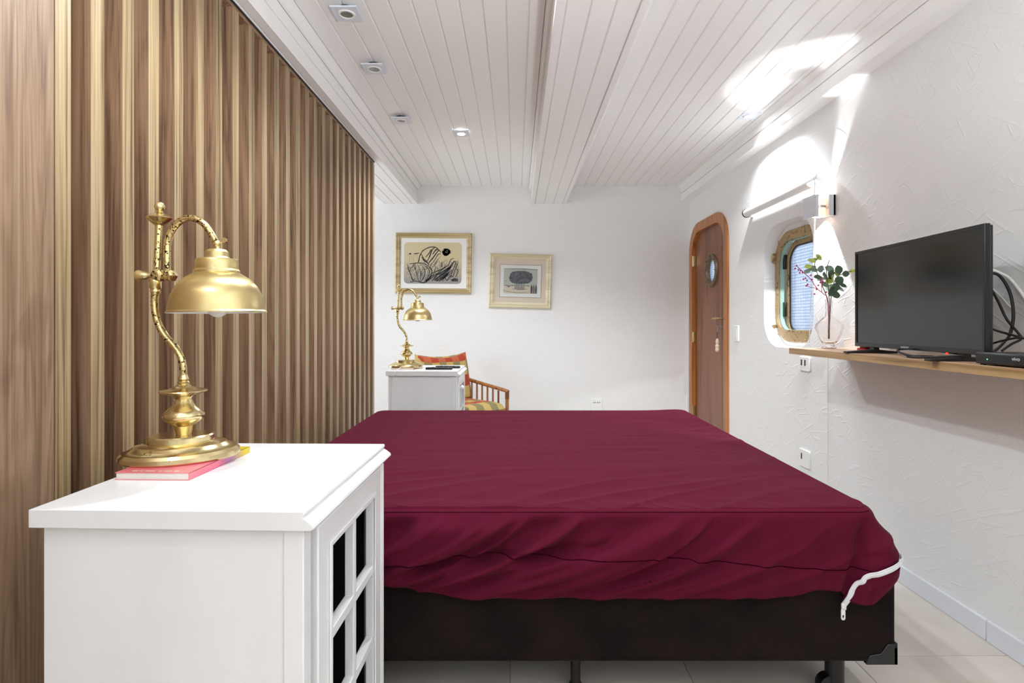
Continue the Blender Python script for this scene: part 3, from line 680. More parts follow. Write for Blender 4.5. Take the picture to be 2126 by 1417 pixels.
def leaf_geo(mb, p, d, up, ln_, wd):
    d = Vector(d).normalized(); up = Vector(up); sd = d.cross(up)
    sd = sd.normalized() if sd.length > 1e-4 else d.orthogonal().normalized(); nrm = sd.cross(d)
    p = Vector(p); vs = []
    prof_ = [(0, 0), (.25, .8), (.55, 1), (.82, .7), (1, 0)]
    for t, w_ in prof_: vs += [p+d*ln_*t+sd*wd*w_+nrm*.15*wd*w_, p+d*ln_*t-nrm*.02*ln_, p+d*ln_*t-sd*wd*w_+nrm*.15*wd*w_]
    vs = [tuple(v) for v in vs]; fs = []
    for k in range(4): fs += [(3*k, 3*k+1, 3*k+4, 3*k+3), (3*k+1, 3*k+2, 3*k+5, 3*k+4)]
    mb.add(vs, fs)
def V(u, v, dx=0):   # around the vase, in the branch plane
    Y = VY+dx; return Vector(((u-CX)/F*Y, Y, CAMZ-(v-CY)/F*Y))
def branch(label, pts, m_stem, leaves, m_leaf, r=.0022):
    b = thing('branch', label, 'branch', (VX, VY, SZ), group='branches in the vase')
    MB().tube(spline(pts, 6), r, 6).build('stem', M[m_stem], b)
    for (u, v, ln_, wd, mm, dy) in leaves:
        ln_ *= 1.25; wd *= 1.3
        c = V(u, v, dy); near = min(spline(pts, 6), key=lambda q_: (q_-c).length)
        d = (c-near); d = d if d.length > .006 else Vector((random.uniform(-1, 1), random.uniform(-.5, .5), random.uniform(-.3, 1)))*.01
        mb = MB(); d.normalize()
        st = c-d*ln_*.5
        if (st-near).length > .004: mb.tube([near, st], .0009, 5)
        leaf_geo(mb, st, d, (random.uniform(-.4, .4), -1, random.uniform(-.2, .8)), ln_, wd)
        mb.build('leaf', M[mm], b)
    return b
root = Vector((VX, VY, SZ+.05))
branch('eucalyptus branch leaning right with dark round leaves', [root, V(1724, 640), V(1728, 600), V(1737, 575), V(1752, 568), V(1768, 562)], 'stem',
       [(1728, 605, .05, .02, 'leaf', 0), (1736, 596, .045, .018, 'leaf', -.02), (1722, 598, .05, .02, 'leaf', .02), (1742, 582, .04, .018, 'leaf', 0), (1750, 592, .035, .008, 'leaf', 0), (1725, 570, .045, .02, 'leaf', -.02), (1741, 560, .04, .016, 'leaf', 0), (1735, 612, .04, .016, 'leaf', 0), (1745, 600, .04, .014, 'leaf', .02),
        (1756, 568, .028, .013, 'leaf', 0), (1770, 562, .026, .010, 'leaf_pale', 0), (1728, 578, .04, .018, 'leaf_pale', -.03)], 'leaf')
branch('eucalyptus branch in the middle with grey-green leaves', [root+Vector((.004, .004, 0)), V(1722, 630, .01), V(1719, 590, .01), V(1716, 560, .01), V(1722, 540, .01)], 'stem',
       [(1704, 558, .035, .015, 'leaf_grey', 0), (1690, 560, .04, .012, 'leaf_grey', 0), (1722, 558, .045, .014, 'leaf_grey', .01), (1712, 572, .045, .016, 'leaf', -.01), (1698, 575, .04, .012, 'leaf', 0), (1738, 566, .03, .016, 'leaf_pale', .02), (1712, 590, .04, .012, 'leaf_grey', 0), (1722, 582, .04, .014, 'leaf_pale', .01), (1706, 580, .04, .012, 'leaf', .03)], 'leaf')
branch('tall thin branch with yellow-green leaf tips', [root+Vector((-.004, 0, 0)), V(1719, 630, -.01), V(1706, 590, -.01), V(1694, 560, -.01), V(1692, 545, -.01), V(1700, 532, -.01)], 'stem',
       [(1700, 534, .035, .010, 'leaf_pale', -.01), (1685, 541, .035, .010, 'leaf_pale', -.01), (1678, 553, .035, .010, 'leaf_pale', -.01), (1693, 538, .03, .008, 'leaf_pale', 0), (1676, 563, .03, .009, 'leaf_grey', 0), (1686, 556, .035, .010, 'leaf_grey', 0)], 'leaf_pale')
mb_ = thing('berry_branch', 'magenta branch with small berries leaning left over the vase', 'branch', (VX, VY, SZ), group='branches in the vase')
MB().tube(spline([root, V(1719, 625, -.02), V(1710, 610, -.02), V(1696, 598, -.02), V(1682, 578, -.02), V(1667, 564, -.02), V(1653, 551, -.02)], 6), .0018, 6).build('stem', M['magenta'], mb_)
MB().tube(spline([V(1696, 598, -.02), V(1684, 596, -.02), V(1672, 592, -.02)], 5), .0014, 6).build('twig', M['magenta'], mb_)
MB().tube(spline([V(1706, 606, -.02), V(1706, 590, -.02), V(1706, 580, -.02)], 5), .0014, 6).build('twig', M['magenta'], mb_)
for (u, v) in ((1653, 551), (1650, 557), (1658, 560), (1660, 566), (1667, 565), (1672, 577), (1668, 579), (1673, 593), (1676, 590), (1684, 571), (1686, 580), (1695, 600), (1692, 610), (1699, 592), (1706, 580), (1704, 586), (1709, 584), (1715, 606), (1663, 561), (1676, 582)):
    MB().ball(tuple(V(u+random.uniform(-1, 1), v, -.02)), .0048, 8).build('berry', M['magenta'], mb_)

# ------------------------------------------------------------------ sockets and switch
def socket_wall_right(y, z, wy, hz, name, label, holes):
    t = thing(name, label, 'socket' if name != 'light_switch' else 'switch', (XR, y, z))
    MB().extr(rr(y-wy/2, y+wy/2, z-hz/2, z+hz/2, .008, 4), XR-.012, XR).build('plate', M['plastic'], t, bevel=.002)
    for (a, b, ww, hh, mm) in holes: MB().box(XR-.0135, XR-.011, y+a-ww/2, y+a+ww/2, z+b-hh/2, z+b+hh/2).build('slot' if mm == 'slot' else 'rocker', M[mm], t)
socket_wall_right(4.39, 1.092, .085, .125, 'light_switch', 'white light switch beside the arched door', [(0, .0, .04, .07, 'plastic')])
socket_wall_right(3.35, .928, .12, .085, 'wall_socket', 'white double wall socket just under the shelf end', [(.025, .008, .014, .035, 'slot'), (-.015, .008, .014, .035, 'slot')])
socket_wall_right(3.35, .357, .115, .105, 'wall_socket', 'white wall socket low beside the bed', [(.025, .01, .012, .035, 'slot')])
t = thing('wall_socket', 'white wall socket low on the far wall above the bed edge', 'socket', (.81, YB, .35))
MB().extr(rr(.81-.058, .81+.058, .29, .41, .008, 4), YB-.01, YB, 'Y').build('plate', M['plastic'], t, bevel=.002)
for xx in (-.028, -.01, .014, .032): MB().cyl((.81+xx, YB-.0115, .372), (.81+xx, YB-.009, .372), .005, 10).build('hole', M['slot'], t)
wc = MB().tube(spline([(XR-.006, 3.33, 1.0), (XR-.006, 3.27, .985), (XR-.006, 3.2, .985), (XR-.006, 3.14, 1.0)], 6), .0022, 6).build('cable', M['plastic']); tag(wc, 'thin white cable sagging below the shelf end', 'cable')
wc = MB().tube([(XR-.005, 3.105, 1.01), (XR-.005, 3.105, .97), (XR-.005, 3.105, .10)], .002, 6).build('cable', M['plastic']); tag(wc, 'thin white cable running down the wall to the floor', 'cable')

# ------------------------------------------------------------------ bed
BX0, BX1, BY0, BY1 = -.90, 1.156, 1.685, 3.62
bz0, bz1 = .143, .406
bd = thing('bed_base', 'dark brown suede box bed base on black legs', 'bed', ((BX0+BX1)/2, 2.65, 0))
MB().box(BX0, BX1, BY0, BY1, bz0, bz1).build('box', M['suede'], bd, bevel=.012, seg=4)
MB().tube([(BX0, BY0-.001, bz0+.012), (BX1-.02, BY0-.001, bz0+.012)], .004, 6).build('piping', M['suede'], bd)
for sx_ in (0, 1):
    x1_ = BX1+.0015 if sx_ else BX0-.0015; d_ = -1 if sx_ else 1
    g = [(x1_, bz0-.004), (x1_, bz0+.062), (x1_+d_*.03, bz0+.058), (x1_+d_*.05, bz0+.03), (x1_+d_*.085, bz0+.024), (x1_+d_*.095, bz0+.008), (x1_+d_*.095, bz0-.004)]
    gm = MB().extr(g, BY0-.005, BY0+.012, 'Y'); gm.box(min(x1_, x1_+d_*.012), max(x1_, x1_+d_*.012), BY0-.005, BY0+.09, bz0-.004, bz0+.05)
    gm.build('corner_guard', mat('black_guard', srgb(24, 24, 27), 0.35), bd, bevel=.002)
for (lx_, ly_, r_) in ((.19, 1.78, .016), (1.005, 1.75, .028), (-.75, 1.75, .028), (1.005, 3.5, .028), (-.75, 3.5, .028), (.19, 3.5, .016)):
    leg = MB().lathe([(r_, .03), (r_, bz0)], 20, (lx_, ly_, 0)).build('leg', M['black'], bd)
    if r_ > .02:
        MB().lathe([(.012, -.018), (.034, -.016), (.036, 0), (.034, .016), (.012, .018)], 20, (lx_-.02, ly_, .036), 'Y').build('caster', M['black'], leg, off=bd['_o'])
    else: MB().lathe([(.024, 0.0005), (.024, .012), (.016, .03)], 16, (lx_, ly_, 0)).build('foot_pad', M['black'], leg, off=bd['_o'])

# mattress in its zipped maroon cover
MX0, MX1, MY0, MY1, MZ = -.905, 1.105, 1.672, 3.615, .609
mr = thing('mattress', 'king-size mattress in wrinkled maroon zipped cover', 'mattress', ((MX0+MX1)/2, 2.65, bz1))
def ss(a, b, x): t = min(max((x-a)/(b-a), 0), 1); return t*t*(3-2*t)
nz = lambda x, y, z=0: mnoise.noise(Vector((x, y, z)))
# perimeter: start at the near left corner, counter-clockwise
per = []; RC = .07
def corner(cx, cy, a0, n):
    for i in range(n): a = a0+PI/2*i/n; per.append((cx+RC*math.cos(a), cy+RC*math.sin(a), math.cos(a), math.sin(a)))
def edge(x0, y0, x1, y1, n, nx, ny):
    for i in range(n): t = i/n; per.append((x0+(x1-x0)*t, y0+(y1-y0)*t, nx, ny))
edge(MX0+RC, MY0, MX1-RC, MY0, 520, 0, -1); corner(MX1-RC, MY0+RC, -PI/2, 40)
edge(MX1, MY0+RC, MX1, MY1-RC, 220, 1, 0); corner(MX1-RC, MY1-RC, 0, 14)
edge(MX1-RC, MY1, MX0+RC, MY1, 90, 0, 1); corner(MX0+RC, MY1-RC, PI/2, 14)
edge(MX0, MY1-RC, MX0, MY0+RC, 90, -1, 0); corner(MX0+RC, MY0+RC, PI, 14)
def hem(x, y):
    h = .355
    if y < MY0+.2:
        h = .352+.05*(1-ss(-.5, -.1, x))+.012*ss(.75, .93, x)-.02*ss(.97, 1.0, x)+.004*nz(x*6, 1)
        h += .012*math.sin(x*9)*ss(.8, .9, x)*(1-ss(.98, 1.0, x))
        h += .055*ss(1.04, 1.10, x)
    else: h = .416+.005*nz(x*5, y*5)
    return h
def ridge(x, y, z=0):
    """sparse soft-edged creases, about 0..1"""
    v = 1.10-math.sqrt(nz(x, y, z)**2+.0018)*2.6
    return v*v*v if v > 0 else 0
def top_z(x, y):
    e = min(x-MX0, MX1-x, y-MY0, MY1-y)
    z = MZ+.006*ss(0, .4, e)+.004*nz(x*1.3, y*1.7, 3)
    wx = x+.10*nz(x*1.5, y*1.5, 11)
    z += .0022*nz(wx*1.1, y*11+1.5*nz(x*1.2, y*1.5, 2), 5)*ss(.02, .12, e)
    z += .0012*nz(wx*2.5, y*26, 6)*ss(.02, .12, e)
    # diagonal pulls near the foot edge
    v = y-MY0
    q = x-1.0*v-1.6*v*v+.05*nz(x*2.4, y*3, 2)
    z += .0085*(ridge(q*3.2, v*1.4, 4)-.2)*ss(.0, .05, v)*(1-ss(.10, .62, v))*(1-.5*ss(.4, .95, x))
    q4 = x+.9*v
    z += .0045*ridge(q4*7, v*3, 14)*(1-ss(.02, .14, v))*ss(.0, .02, v)*(1-.7*ss(.4, .9, x))
    # pulls towards the right side
    q2 = y+.45*(MX1-x)
    z += .007*(ridge(q2*3.0, (MX1-x)*1.2, 9)-.2)*(1-ss(.03, .45, MX1-x))*ss(1.9, 2.3, y)
    return z
R_ = .022
def skirt(px, py, nx, ny, t):
    """t 0..1 down the side -> position"""
    h = hem(px, py); tot = MZ-h
    s = t*(tot+R_*.57)
    if s < R_*PI/2:
        a = s/R_; out_ = -R_+R_*math.sin(a); dz = R_*(1-math.cos(a))
    else: out_ = 0; dz = R_+(s-R_*PI/2)
    dn = dz
    front = max(-ny, 0); right = max(nx, 0)
    bul = .016*math.sin(PI*min(dn/.24, 1))+.014*ss(.1, .25, dn)
    d = bul
    if front > .3:
        # swept diagonal folds
        q = px+.75*dn+5.2*dn*dn+.02*nz(px*3, dn*6, 1)
        fade = ss(.004, .06, dn)*(1-.88*ss(.30, .85, px))*(1-.72*ss(.17, tot, dn))
        d += .058*(ridge(q*4.2, dn*1.2, 3.1)-.22)*fade+.030*(ridge(q*8.5+3, dn*2, 7.7)-.2)*fade
        # lower sweeping rolls to the left
        q3 = dn-.205+.10*(px+.4)+.012*nz(px*3, 4)
        d += .022*math.exp(-(q3/.018)**2)*(1-ss(.1, .5, px))-.024*math.exp(-((q3+.034)/.013)**2)*(1-ss(0, .4, px))
        # soft vertical folds to the right
        d += .004*math.sin(px*2*PI/.12+1.5*nz(px*3, dn*4, 6))*ss(.5, .7, px)*ss(.02, .12, dn)
        # deep tuck before the loose corner and the flared corner flap
        xl = 1.055-.30*max(dn-.01, 0)
        d += -.022*math.exp(-((px-xl)/.016)**2)*ss(.01, .08, dn)+.028*ss(xl+.01, xl+.05, px)*ss(.01, .14, dn)
    if right > .1:
        k = math.exp(-((py-MY0)/.16)**2)*right
        d += .030*k*ss(.01, .13, dn)*(1-.75*ss(.17, .26, dn))
        d += .006*math.sin(py*2*PI/.16+2*nz(py*2, dn*5))*right*ss(.02, .1, dn)
    if front > .3 and px < 1.0: d = min(d, .03+.022*(1-math.exp(-max(d-.03, 0)/.022)))
    lim = -.009 if front > .3 else -.05       # the cloth rests against the bed base, never inside it
    if dn > .12 and d < lim+.006:
        k = ss(.12, .18, dn); d = d*(1-k)+k*(lim+.006*math.exp((d-lim-.006)/.012))
    return (px+nx*(out_+d), py+ny*(out_+d), MZ-dz)
npn = len(per); vs = []; fs = []
NT, NS = 110, 56
cx_, cy_ = (MX0+MX1)/2, (MY0+MY1)/2
for k in range(NT):
    t = (k/(NT-1)); t = 1-(1-t)**1.6          # denser near the edge
    for (px, py, nx, ny) in per:
        ex, ey = px-nx*R_, py-ny*R_
        x = cx_+(ex-cx_)*(.004+.996*t); y = cy_+(ey-cy_)*(.004+.996*t)
        z = top_z(x, y)
        if k == NT-1: z = MZ+(top_z(x, y)-MZ)*.3
        vs.append((x, y, z))
for k in range(1, NS+1):
    for (px, py, nx, ny) in per: vs.append(skirt(px, py, nx, ny, k/NS))
for (px, py, nx, ny) in per:      # turned-in hem
    p = skirt(px, py, nx, ny, 1.0); vs.append((p[0]-nx*.03, p[1]-ny*.03, p[2]+.012))
tot_r = NT+NS+1
for k in range(tot_r-1):
    for i in range(npn):
        j = (i+1) % npn; fs.append((k*npn+i, k*npn+j, (k+1)*npn+j, (k+1)*npn+i))
fs.append(tuple(range(npn)))
cov = MB().add(vs, fs).build('cover', M['cover'], mr, smooth=0)
cov.data.polygons.foreach_set('use_smooth', [True]*len(cov.data.polygons))
# seam line round the side and along the top edge
def at_depth(i, dn):
    px, py, nx, ny = per[i % npn]; tot = MZ-hem(px, py)+R_*.57
    s = dn+R_*.57; return skirt(px, py, nx, ny, min(s/tot, 1))
sm = []
for i in range(4, 556, 2):
    px, py, nx, ny = per[i]; dn = .155-.022*ss(-.5, 0, px)+.035*ss(.35, 1.0, px)+.004*nz(px*5, 3)
    p = at_depth(i, dn); sm.append((p[0]+nx*.0006, p[1]+ny*.0006, p[2]))
MB().tube(sm, .0014, 5).build('seam', M['seam'], mr)
sm = [(p[0], p[1]-.0003, p[2]) for p in (at_depth(i, .004) for i in range(4, 540, 2))]
MB().tube(sm, .0011, 5).build('edge_seam', M['seam'], mr)
# zipper along the right side, round the loose corner and down to its pull
zp = []
for i in range(640, 543, -3):
    px, py, nx, ny = per[i]; zt_ = .475-.01*ss(2.0, 1.7, py)
    p = at_depth(i, MZ-zt_); zp.append((p[0]+nx*.008, p[1]+ny*.008, p[2]))
ie = min(range(0, 520), key=lambda k: abs(per[k][0]-.984))
for k in range(0, 13):
    f_ = k/12; i = int(round(541+(ie-541)*f_**.9)); px, py, nx, ny = per[i]
    z = np.interp(f_, [0, .3, .55, .75, .9, 1.0], [.466, .450, .428, .40, .362, .327])
    p = at_depth(i, MZ-max(z, hem(px, py)+.002)); zp.append((p[0]+nx*.008, min(p[1]+ny*.008, BY0-.012), z))
zpts = spline(zp, 3)
def ribbon(pts, hw, th, lift):
    vs_, fs_ = [], []; pts = [Vector(p) for p in pts]; n_ = len(pts)
    for k, p in enumerate(pts):
        t = (pts[min(k+1, n_-1)]-pts[max(k-1, 0)]).normalized()
        rad = Vector((max(p.x-1.02, 0), min(p.y-1.72, 0), 0)); rad = rad.normalized() if rad.length > 1e-5 else Vector((0, -1, 0))
        rad = (rad-t*rad.dot(t)).normalized(); sd_ = t.cross(rad)
        c = p+rad*lift
        vs_ += [c+sd_*hw+rad*th, c-sd_*hw+rad*th, c-sd_*hw-rad*th, c+sd_*hw-rad*th]
    for k in range(n_-1):
        for i in range(4): fs_.append((4*k+i, 4*k+(i+1) % 4, 4*k+4+(i+1) % 4, 4*k+4+i))
    fs_ += [(3, 2, 1, 0), (4*n_-4, 4*n_-3, 4*n_-2, 4*n_-1)]
    return [tuple(v) for v in vs_], fs_
zo = MB().add(*ribbon(zpts, .0085, .0012, 0)).build('zipper', M['zip'], mr, smooth=50); zo['label'] = 'white zipper tape'
MB().add(*ribbon(zpts, .0026, .0012, .002)).build('zipper_teeth', M['plastic'], zo, off=mr['_o'], smooth=50)
e = Vector(zpts[-1])
MB().box(e.x-.008, e.x+.006, e.y-.006, e.y+.001, e.z-.012, e.z+.006).build('zipper_slider', M['plastic'], zo, off=mr['_o'], bevel=.002)
po_ = rr(e.x-.010, e.x+.002, e.z-.042, e.z-.008, .0055, 5); pi_ = rr(e.x-.0065, e.x-.0015, e.z-.036, e.z-.026, .0024, 5)
MB().ring(po_, pi_, e.y-.006, e.y-.003, 'Y').build('zipper_pull', M['plastic'], zo, off=mr['_o'])
# loose flap of cloth hanging below the zipper
fv, ff = [], []; nu, nv = 24, 12
for i in range(nu+1):
    u_ = i/nu; x = .985+.135*u_
    zt_ = np.interp(x, [.979, .984, .992, 1.005, 1.02, 1.035, 1.055, 1.085, 1.13], [.33, .345, .368, .39, .408, .424, .438, .452, .466])
    zbm = np.interp(x, [.985, .993, 1.0, 1.024, 1.032, 1.07, 1.1, 1.12], [.33, .327, .336, .328, .352, .372, .395, .42])
    for j in range(nv+1):
        v_ = j/nv; z = zt_-.002-(zt_-.002-zbm)*v_
        y = BY0-.016-.012*math.sin(PI*v_)*(.4+u_)+.010*math.cos(u_*7)*v_*.5+.05*ss(.75, 1.0, u_)**2+.01*u_*v_
        fv.append((x, min(y, BY0-.004) if u_ < .8 else y, z))
for i in range(nu):
    for j in range(nv): a = i*(nv+1)+j; ff.append((a, a+1, a+nv+2, a+nv+1))
fo = MB().add(fv, ff).build('corner_flap', M['cover'], mr, smooth=60)
sm_ = fo.modifiers.new('thick', 'SOLIDIFY'); sm_.thickness = .002; sm_.offset = 0

# ------------------------------------------------------------------ nightstands
def nightstand(label, knob=False):
    # local frame: x 0..W (front of the cabinet faces +x), y 0..Dp, origin near left floor corner
    t = thing('nightstand', label, 'nightstand', (0, 0, 0), group='white nightstands')
    Wd, Dp, H = .53, .576, .827
    top = [(0, H-.034), (0, H), (Wd-.012, H), (Wd-.010, H-.006), (Wd-.014, H-.012), (Wd-.004, H-.018), (Wd+.006, H-.026), (Wd+.008, H-.032), (Wd+.002, H-.036), (Wd-.02, H-.036)]
    MB().extr(top, 0, Dp, 'Y').build('top', M['white'], t, bevel=.0012, smooth=30)
    b0 = .016
    MB().box(b0, Wd-.055, b0, b0+.018, .06, H-.034).build('side_panel', M['white'], t)
    MB().box(b0, Wd-.055, Dp-b0-.018, Dp-b0, .06, H-.034).build('side_panel', M['white'], t)
    MB().box(b0, b0+.014, b0+.018, Dp-b0-.018, .06, H-.034).build('back_panel', M['white'], t)
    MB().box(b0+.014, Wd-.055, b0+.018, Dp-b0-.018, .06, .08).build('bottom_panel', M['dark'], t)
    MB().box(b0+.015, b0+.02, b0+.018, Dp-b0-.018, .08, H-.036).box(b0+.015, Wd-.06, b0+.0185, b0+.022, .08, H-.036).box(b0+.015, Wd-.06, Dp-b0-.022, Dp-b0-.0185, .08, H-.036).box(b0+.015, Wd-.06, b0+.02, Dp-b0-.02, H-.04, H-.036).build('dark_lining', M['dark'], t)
    for y0_ in (b0-.003, Dp-b0-.033):
        MB().box(Wd-.055, Wd-.016, y0_, y0_+.036, 0, H-.036).build('corner_post', M['white'], t, bevel=.002)
        MB().box(b0, b0+.036, y0_+.001, y0_+.034, 0, .06).build('foot', M['white'], t, bevel=.002)
    MB().box(Wd-.05, Wd-.018, b0+.033, Dp-b0-.033, H-.052, H-.036).build('rail', M['white'], t)
    MB().box(Wd-.05, Wd-.018, b0+.033, Dp-b0-.033, .04, .065).build('rail', M['white'], t)
    # glazed door without glass: frame, moulding, muntins
    dy0, dy1, dz0, dz1 = .07, Dp-.04, .066, H-.053
    iy0, iy1, iz0, iz1 = dy0+.07, dy1-.075, dz0+.07, dz1-.065
    d = MB().ring([(dy0, dz0), (dy1, dz0), (dy1, dz1), (dy0, dz1)], [(iy0, iz0), (iy1, iz0), (iy1, iz1), (iy0, iz1)], Wd-.034, Wd-.010).build('door', M['white'], t, bevel=.003)
    MB().ring([(iy0-.012, iz0-.012), (iy1+.012, iz0-.012), (iy1+.012, iz1+.012), (iy0-.012, iz1+.012)], [(iy0, iz0), (iy1, iz0), (iy1, iz1), (iy0, iz1)], Wd-.010, Wd-.005).build('moulding', M['white'], d, bevel=.002, off=(0, 0, 0))
    ym = (iy0+iy1)/2
    MB().box(Wd-.032, Wd-.010, ym-.010, ym+.010, iz0, iz1).build('muntin', M['white'], d, off=(0, 0, 0), bevel=.002)
    for k in (1, 2):
        zz = iz0+(iz1-iz0)*k/3; MB().box(Wd-.032, Wd-.0102, iy0, iy1, zz-.012, zz+.012).build('muntin', M['white'], d, off=(0, 0, 0), bevel=.002)
    for k in range(3): MB().box(Wd-.014+.001*k, Wd-.008, Dp-b0-.03+.01*k, Dp-b0-.024+.01*k, .05, H-.05).build('fluting', M['white'], t, bevel=.0015)
    if knob: MB().lathe([(.006, Wd-.012), (.006, Wd+.002), (.014, Wd+.010), (.015, Wd+.018), (.009, Wd+.026), (.0001, Wd+.028)], 16, (0, dy0+.03, .70), 'X').build('knob', M['white'], d, off=(0, 0, 0))
    return t
n1 = nightstand('near white nightstand with panelled lattice door beside the bed'); n1.location = (-.912, 1.035, 0); n1.rotation_euler = (0, 0, math.radians(-1.3))
n2 = nightstand('far white nightstand beyond the bed with remotes on top', True); n2.location = (-.945, 4.005, 0); n2.rotation_euler = (0, 0, 0)
NH = .827

# ------------------------------------------------------------------ books
def book(label, cover, w_, l_, th, loc, rz):
    b = thing('book', label, 'book', (0, 0, 0), group='books under the brass lamps')
    MB().box(.002, w_-.002, .002, l_-.002, .0012, th-.0012).build('pages', M['pages'], b)
    MB().box(0, w_, 0, l_, th-.0012, th).box(0, w_, 0, l_, 0, .0012).box(w_-.0015, w_, 0, l_, 0, th).build('book_cover', M[cover], b)
    b.location = loc; b.rotation_euler = (0, 0, rz); return b
bk = book('thin pink and yellow paperback under the near brass lamp', 'book_pink', .168, .265, .0165, (-.893, 1.232, NH), math.radians(-1.5))
for k, (x, ww) in enumerate(((.03, .012), (.047, .006), (.06, .02), (.09, .007), (.103, .016), (.125, .01))):
    MB().box(x, x+ww, .012, .018, .0165, .0168).build('title_mark', M['pages'], bk, off=(0, 0, 0))
book('thin tan book under the far brass lamp', 'book_tan', .17, .12, .012, (-.935, 4.13, NH), 0)

# ------------------------------------------------------------------ brass lamps
def lamp(label):
    # local: base centre at origin, arm reaching +x
    t = thing('table_lamp', label, 'lamp', (0, 0, 0), group='brass table lamps')
    S = 1/845.0
    def q(u, v): return ((u-372)*S, 0, (950-v)*S)
    bp = [(.001, .0), (.128, .0), (.132, .004), (.131, .014), (.124, .021), (.118, .022), (.108, .027), (.100, .034), (.090, .036), (.082, .040), (.074, .041), (.074, .053), (.070, .056), (.03, .056), (.001, .056)]
    MB().lathe(bp, 64, sx=1.0, sy=.78, rot=math.radians(24)).build('base', M['brass'], t, smooth=28)
    st = [(.001, .055), (.016, .055), (.019, .066), (.022, .078), (.026, .080), (.030, .084), (.043, .094), (.047, .102), (.046, .108), (.036, .118), (.027, .126), (.021, .136), (.018, .144), (.020, .146), (.022, .150), (.030, .154), (.048, .160), (.054, .163), (.052, .166), (.034, .169), (.020, .175), (.012, .182), (.014, .185), (.010, .189), (.013, .193), (.011, .198), (.009, .204), (.001, .206)]
    MB().lathe(st, 40, (.006, 0, 0)).build('turned_stem', M['brass'], t, smooth=40)
    pts = [q(377, 800), q(377, 780), q(374, 750), q(362, 724), q(336, 693), q(321, 662), q(316, 627), q(318, 598)]
    MB().tube(spline(pts, 8), .0085, 14).build('curved_pole', M['brass_worn'], t)
    c0 = q(318, 590)
    MB().lathe([(.001, -.022), (.009, -.022), (.012, -.016), (.010, -.011), (.014, -.006), (.013, .004), (.015, .01), (.013, .016), (.001, .017)], 20, c0).build('collar', M['brass'], t, smooth=50)
    MB().tube([q(320, 578), q(321, 556), q(326, 462)], .008, 14).build('post', M['brass_worn'], t)
    fz = q(327, 452)
    MB().lathe([(.001, -.016), (.012, -.015), (.022, -.006), (.031, .002), (.022, .009), (.012, .014), (.007, .018), (.006, .021), (.010, .024), (.0125, .031), (.010, .039), (.005, .043), (.001, .0435)], 28, fz).build('finial', M['brass'], t, smooth=60)
    cz = q(325, 570)
    cl = MB().lathe([(.001, -.015), (.010, -.015), (.0165, -.010), (.0165, .010), (.010, .015), (.001, .015)], 6, (cz[0], 0, cz[2]), 'Y').lathe([(.001, -.015), (.009, -.015), (.0150, -.010), (.0150, .010), (.009, .015), (.001, .015)], 6, (cz[0]+.028, 0, cz[2]), 'Y')
    cl.box(cz[0]-.004, cz[0]+.032, -.009, .009, cz[2]-.009, cz[2]+.009).build('clamp', M['brass_worn'], t, bevel=.001)
    MB().lathe([(.001, -.052), (.014, -.052), (.0145, -.045), (.009, -.030), (.006, -.022), (.006, -.01)], 18, (cz[0], 0, cz[2]), 'X').build('thumb_screw', M['brass'], t, smooth=40)
    arm = [q(343, 562), q(343, 510), q(350, 481), q(367, 458), q(392, 449), q(418, 460), q(436, 484), q(444, 498)]
    MB().tube(spline(arm, 8), .0085, 14).build('curved_arm', M['brass_worn'], t)
    j = q(447, 503)
    MB().ball(j, .010, 14).cyl((j[0], 0, j[2]), (j[0]+.003, 0, j[2]-.022), .006, 12).build('joint', M['brass'], t, smooth=60)
    MB().cyl((j[0], 0, j[2]), (j[0]+.014, 0, j[2]+.006), .003, 8).lathe([(.001, -.003), (.007, -.003), (.007, .003), (.001, .003)], 12, (j[0]+.018, 0, j[2]+.008), 'Y').build('wing_screw', M['brass'], t)
    sx_, sz_ = (449-372)*S, (950-648)*S     # shade axis, rim height
    def Z(v): return (648-v)*S
    out_ = [(.006, Z(514)), (.022, Z(516)), (.027, Z(521)), (.0275, Z(531)), (.030, Z(534)), (.046, Z(536)), (.0485, Z(540)), (.0490, Z(557)), (.052, Z(561)), (.052, Z(565)), (.056, Z(567)), (.074, Z(577)), (.090, Z(592)), (.101, Z(610)), (.107, Z(630)), (.109, Z(643)), (.112, Z(646)), (.112, Z(648))]
    inn = [(.109, Z(648)), (.105, Z(632)), (.098, Z(612)), (.086, Z(594)), (.070, Z(580)), (.05, Z(570)), (.001, Z(568))]
    sd = MB().lathe(out_, 48, caps=False); sd.mi = [0]*len(sd.f)
    sd.lathe([out_[-1]]+inn, 48, mi=1, caps=False)
    so2 = sd.build('shade', [M['brass_shade'], M['shade_in']], t, off=(0, 0, 0), smooth=28)
    so2.location = (sx_, 0, sz_); so2.rotation_euler = (0, math.radians(-1.0), 0)
    MB().ball((0, 0, Z(632)), .028, 16, 1.1).lathe([(.014, Z(610)), (.014, Z(575))], 16).build('bulb', M['bulb'], so2, off=(0, 0, 0))
    return t
l1 = lamp('brass desk lamp with dome shade on the near nightstand'); l1.location = (-.832, 1.375, NH+.0168)
l2 = copy_tree(l1); l2['label'] = 'brass desk lamp with dome shade on the far nightstand'; l2.location = (-.846, 4.24, NH+.0122)
cd = MB().tube(spline([(-.86, 4.14, NH+.022), (-.868, 4.07, NH+.008), (-.872, 4.03, NH+.006), (-.878, 3.998, NH-.01), (-.892, 3.996, NH-.06), (-.90, 3.999, NH-.2), (-.90, 3.999, .2), (-.90, 3.995, .012)], 6), .0025, 6).build('lamp_cord', M['plastic'])
tag(cd, 'white lamp cord hanging down the far nightstand', 'cord')

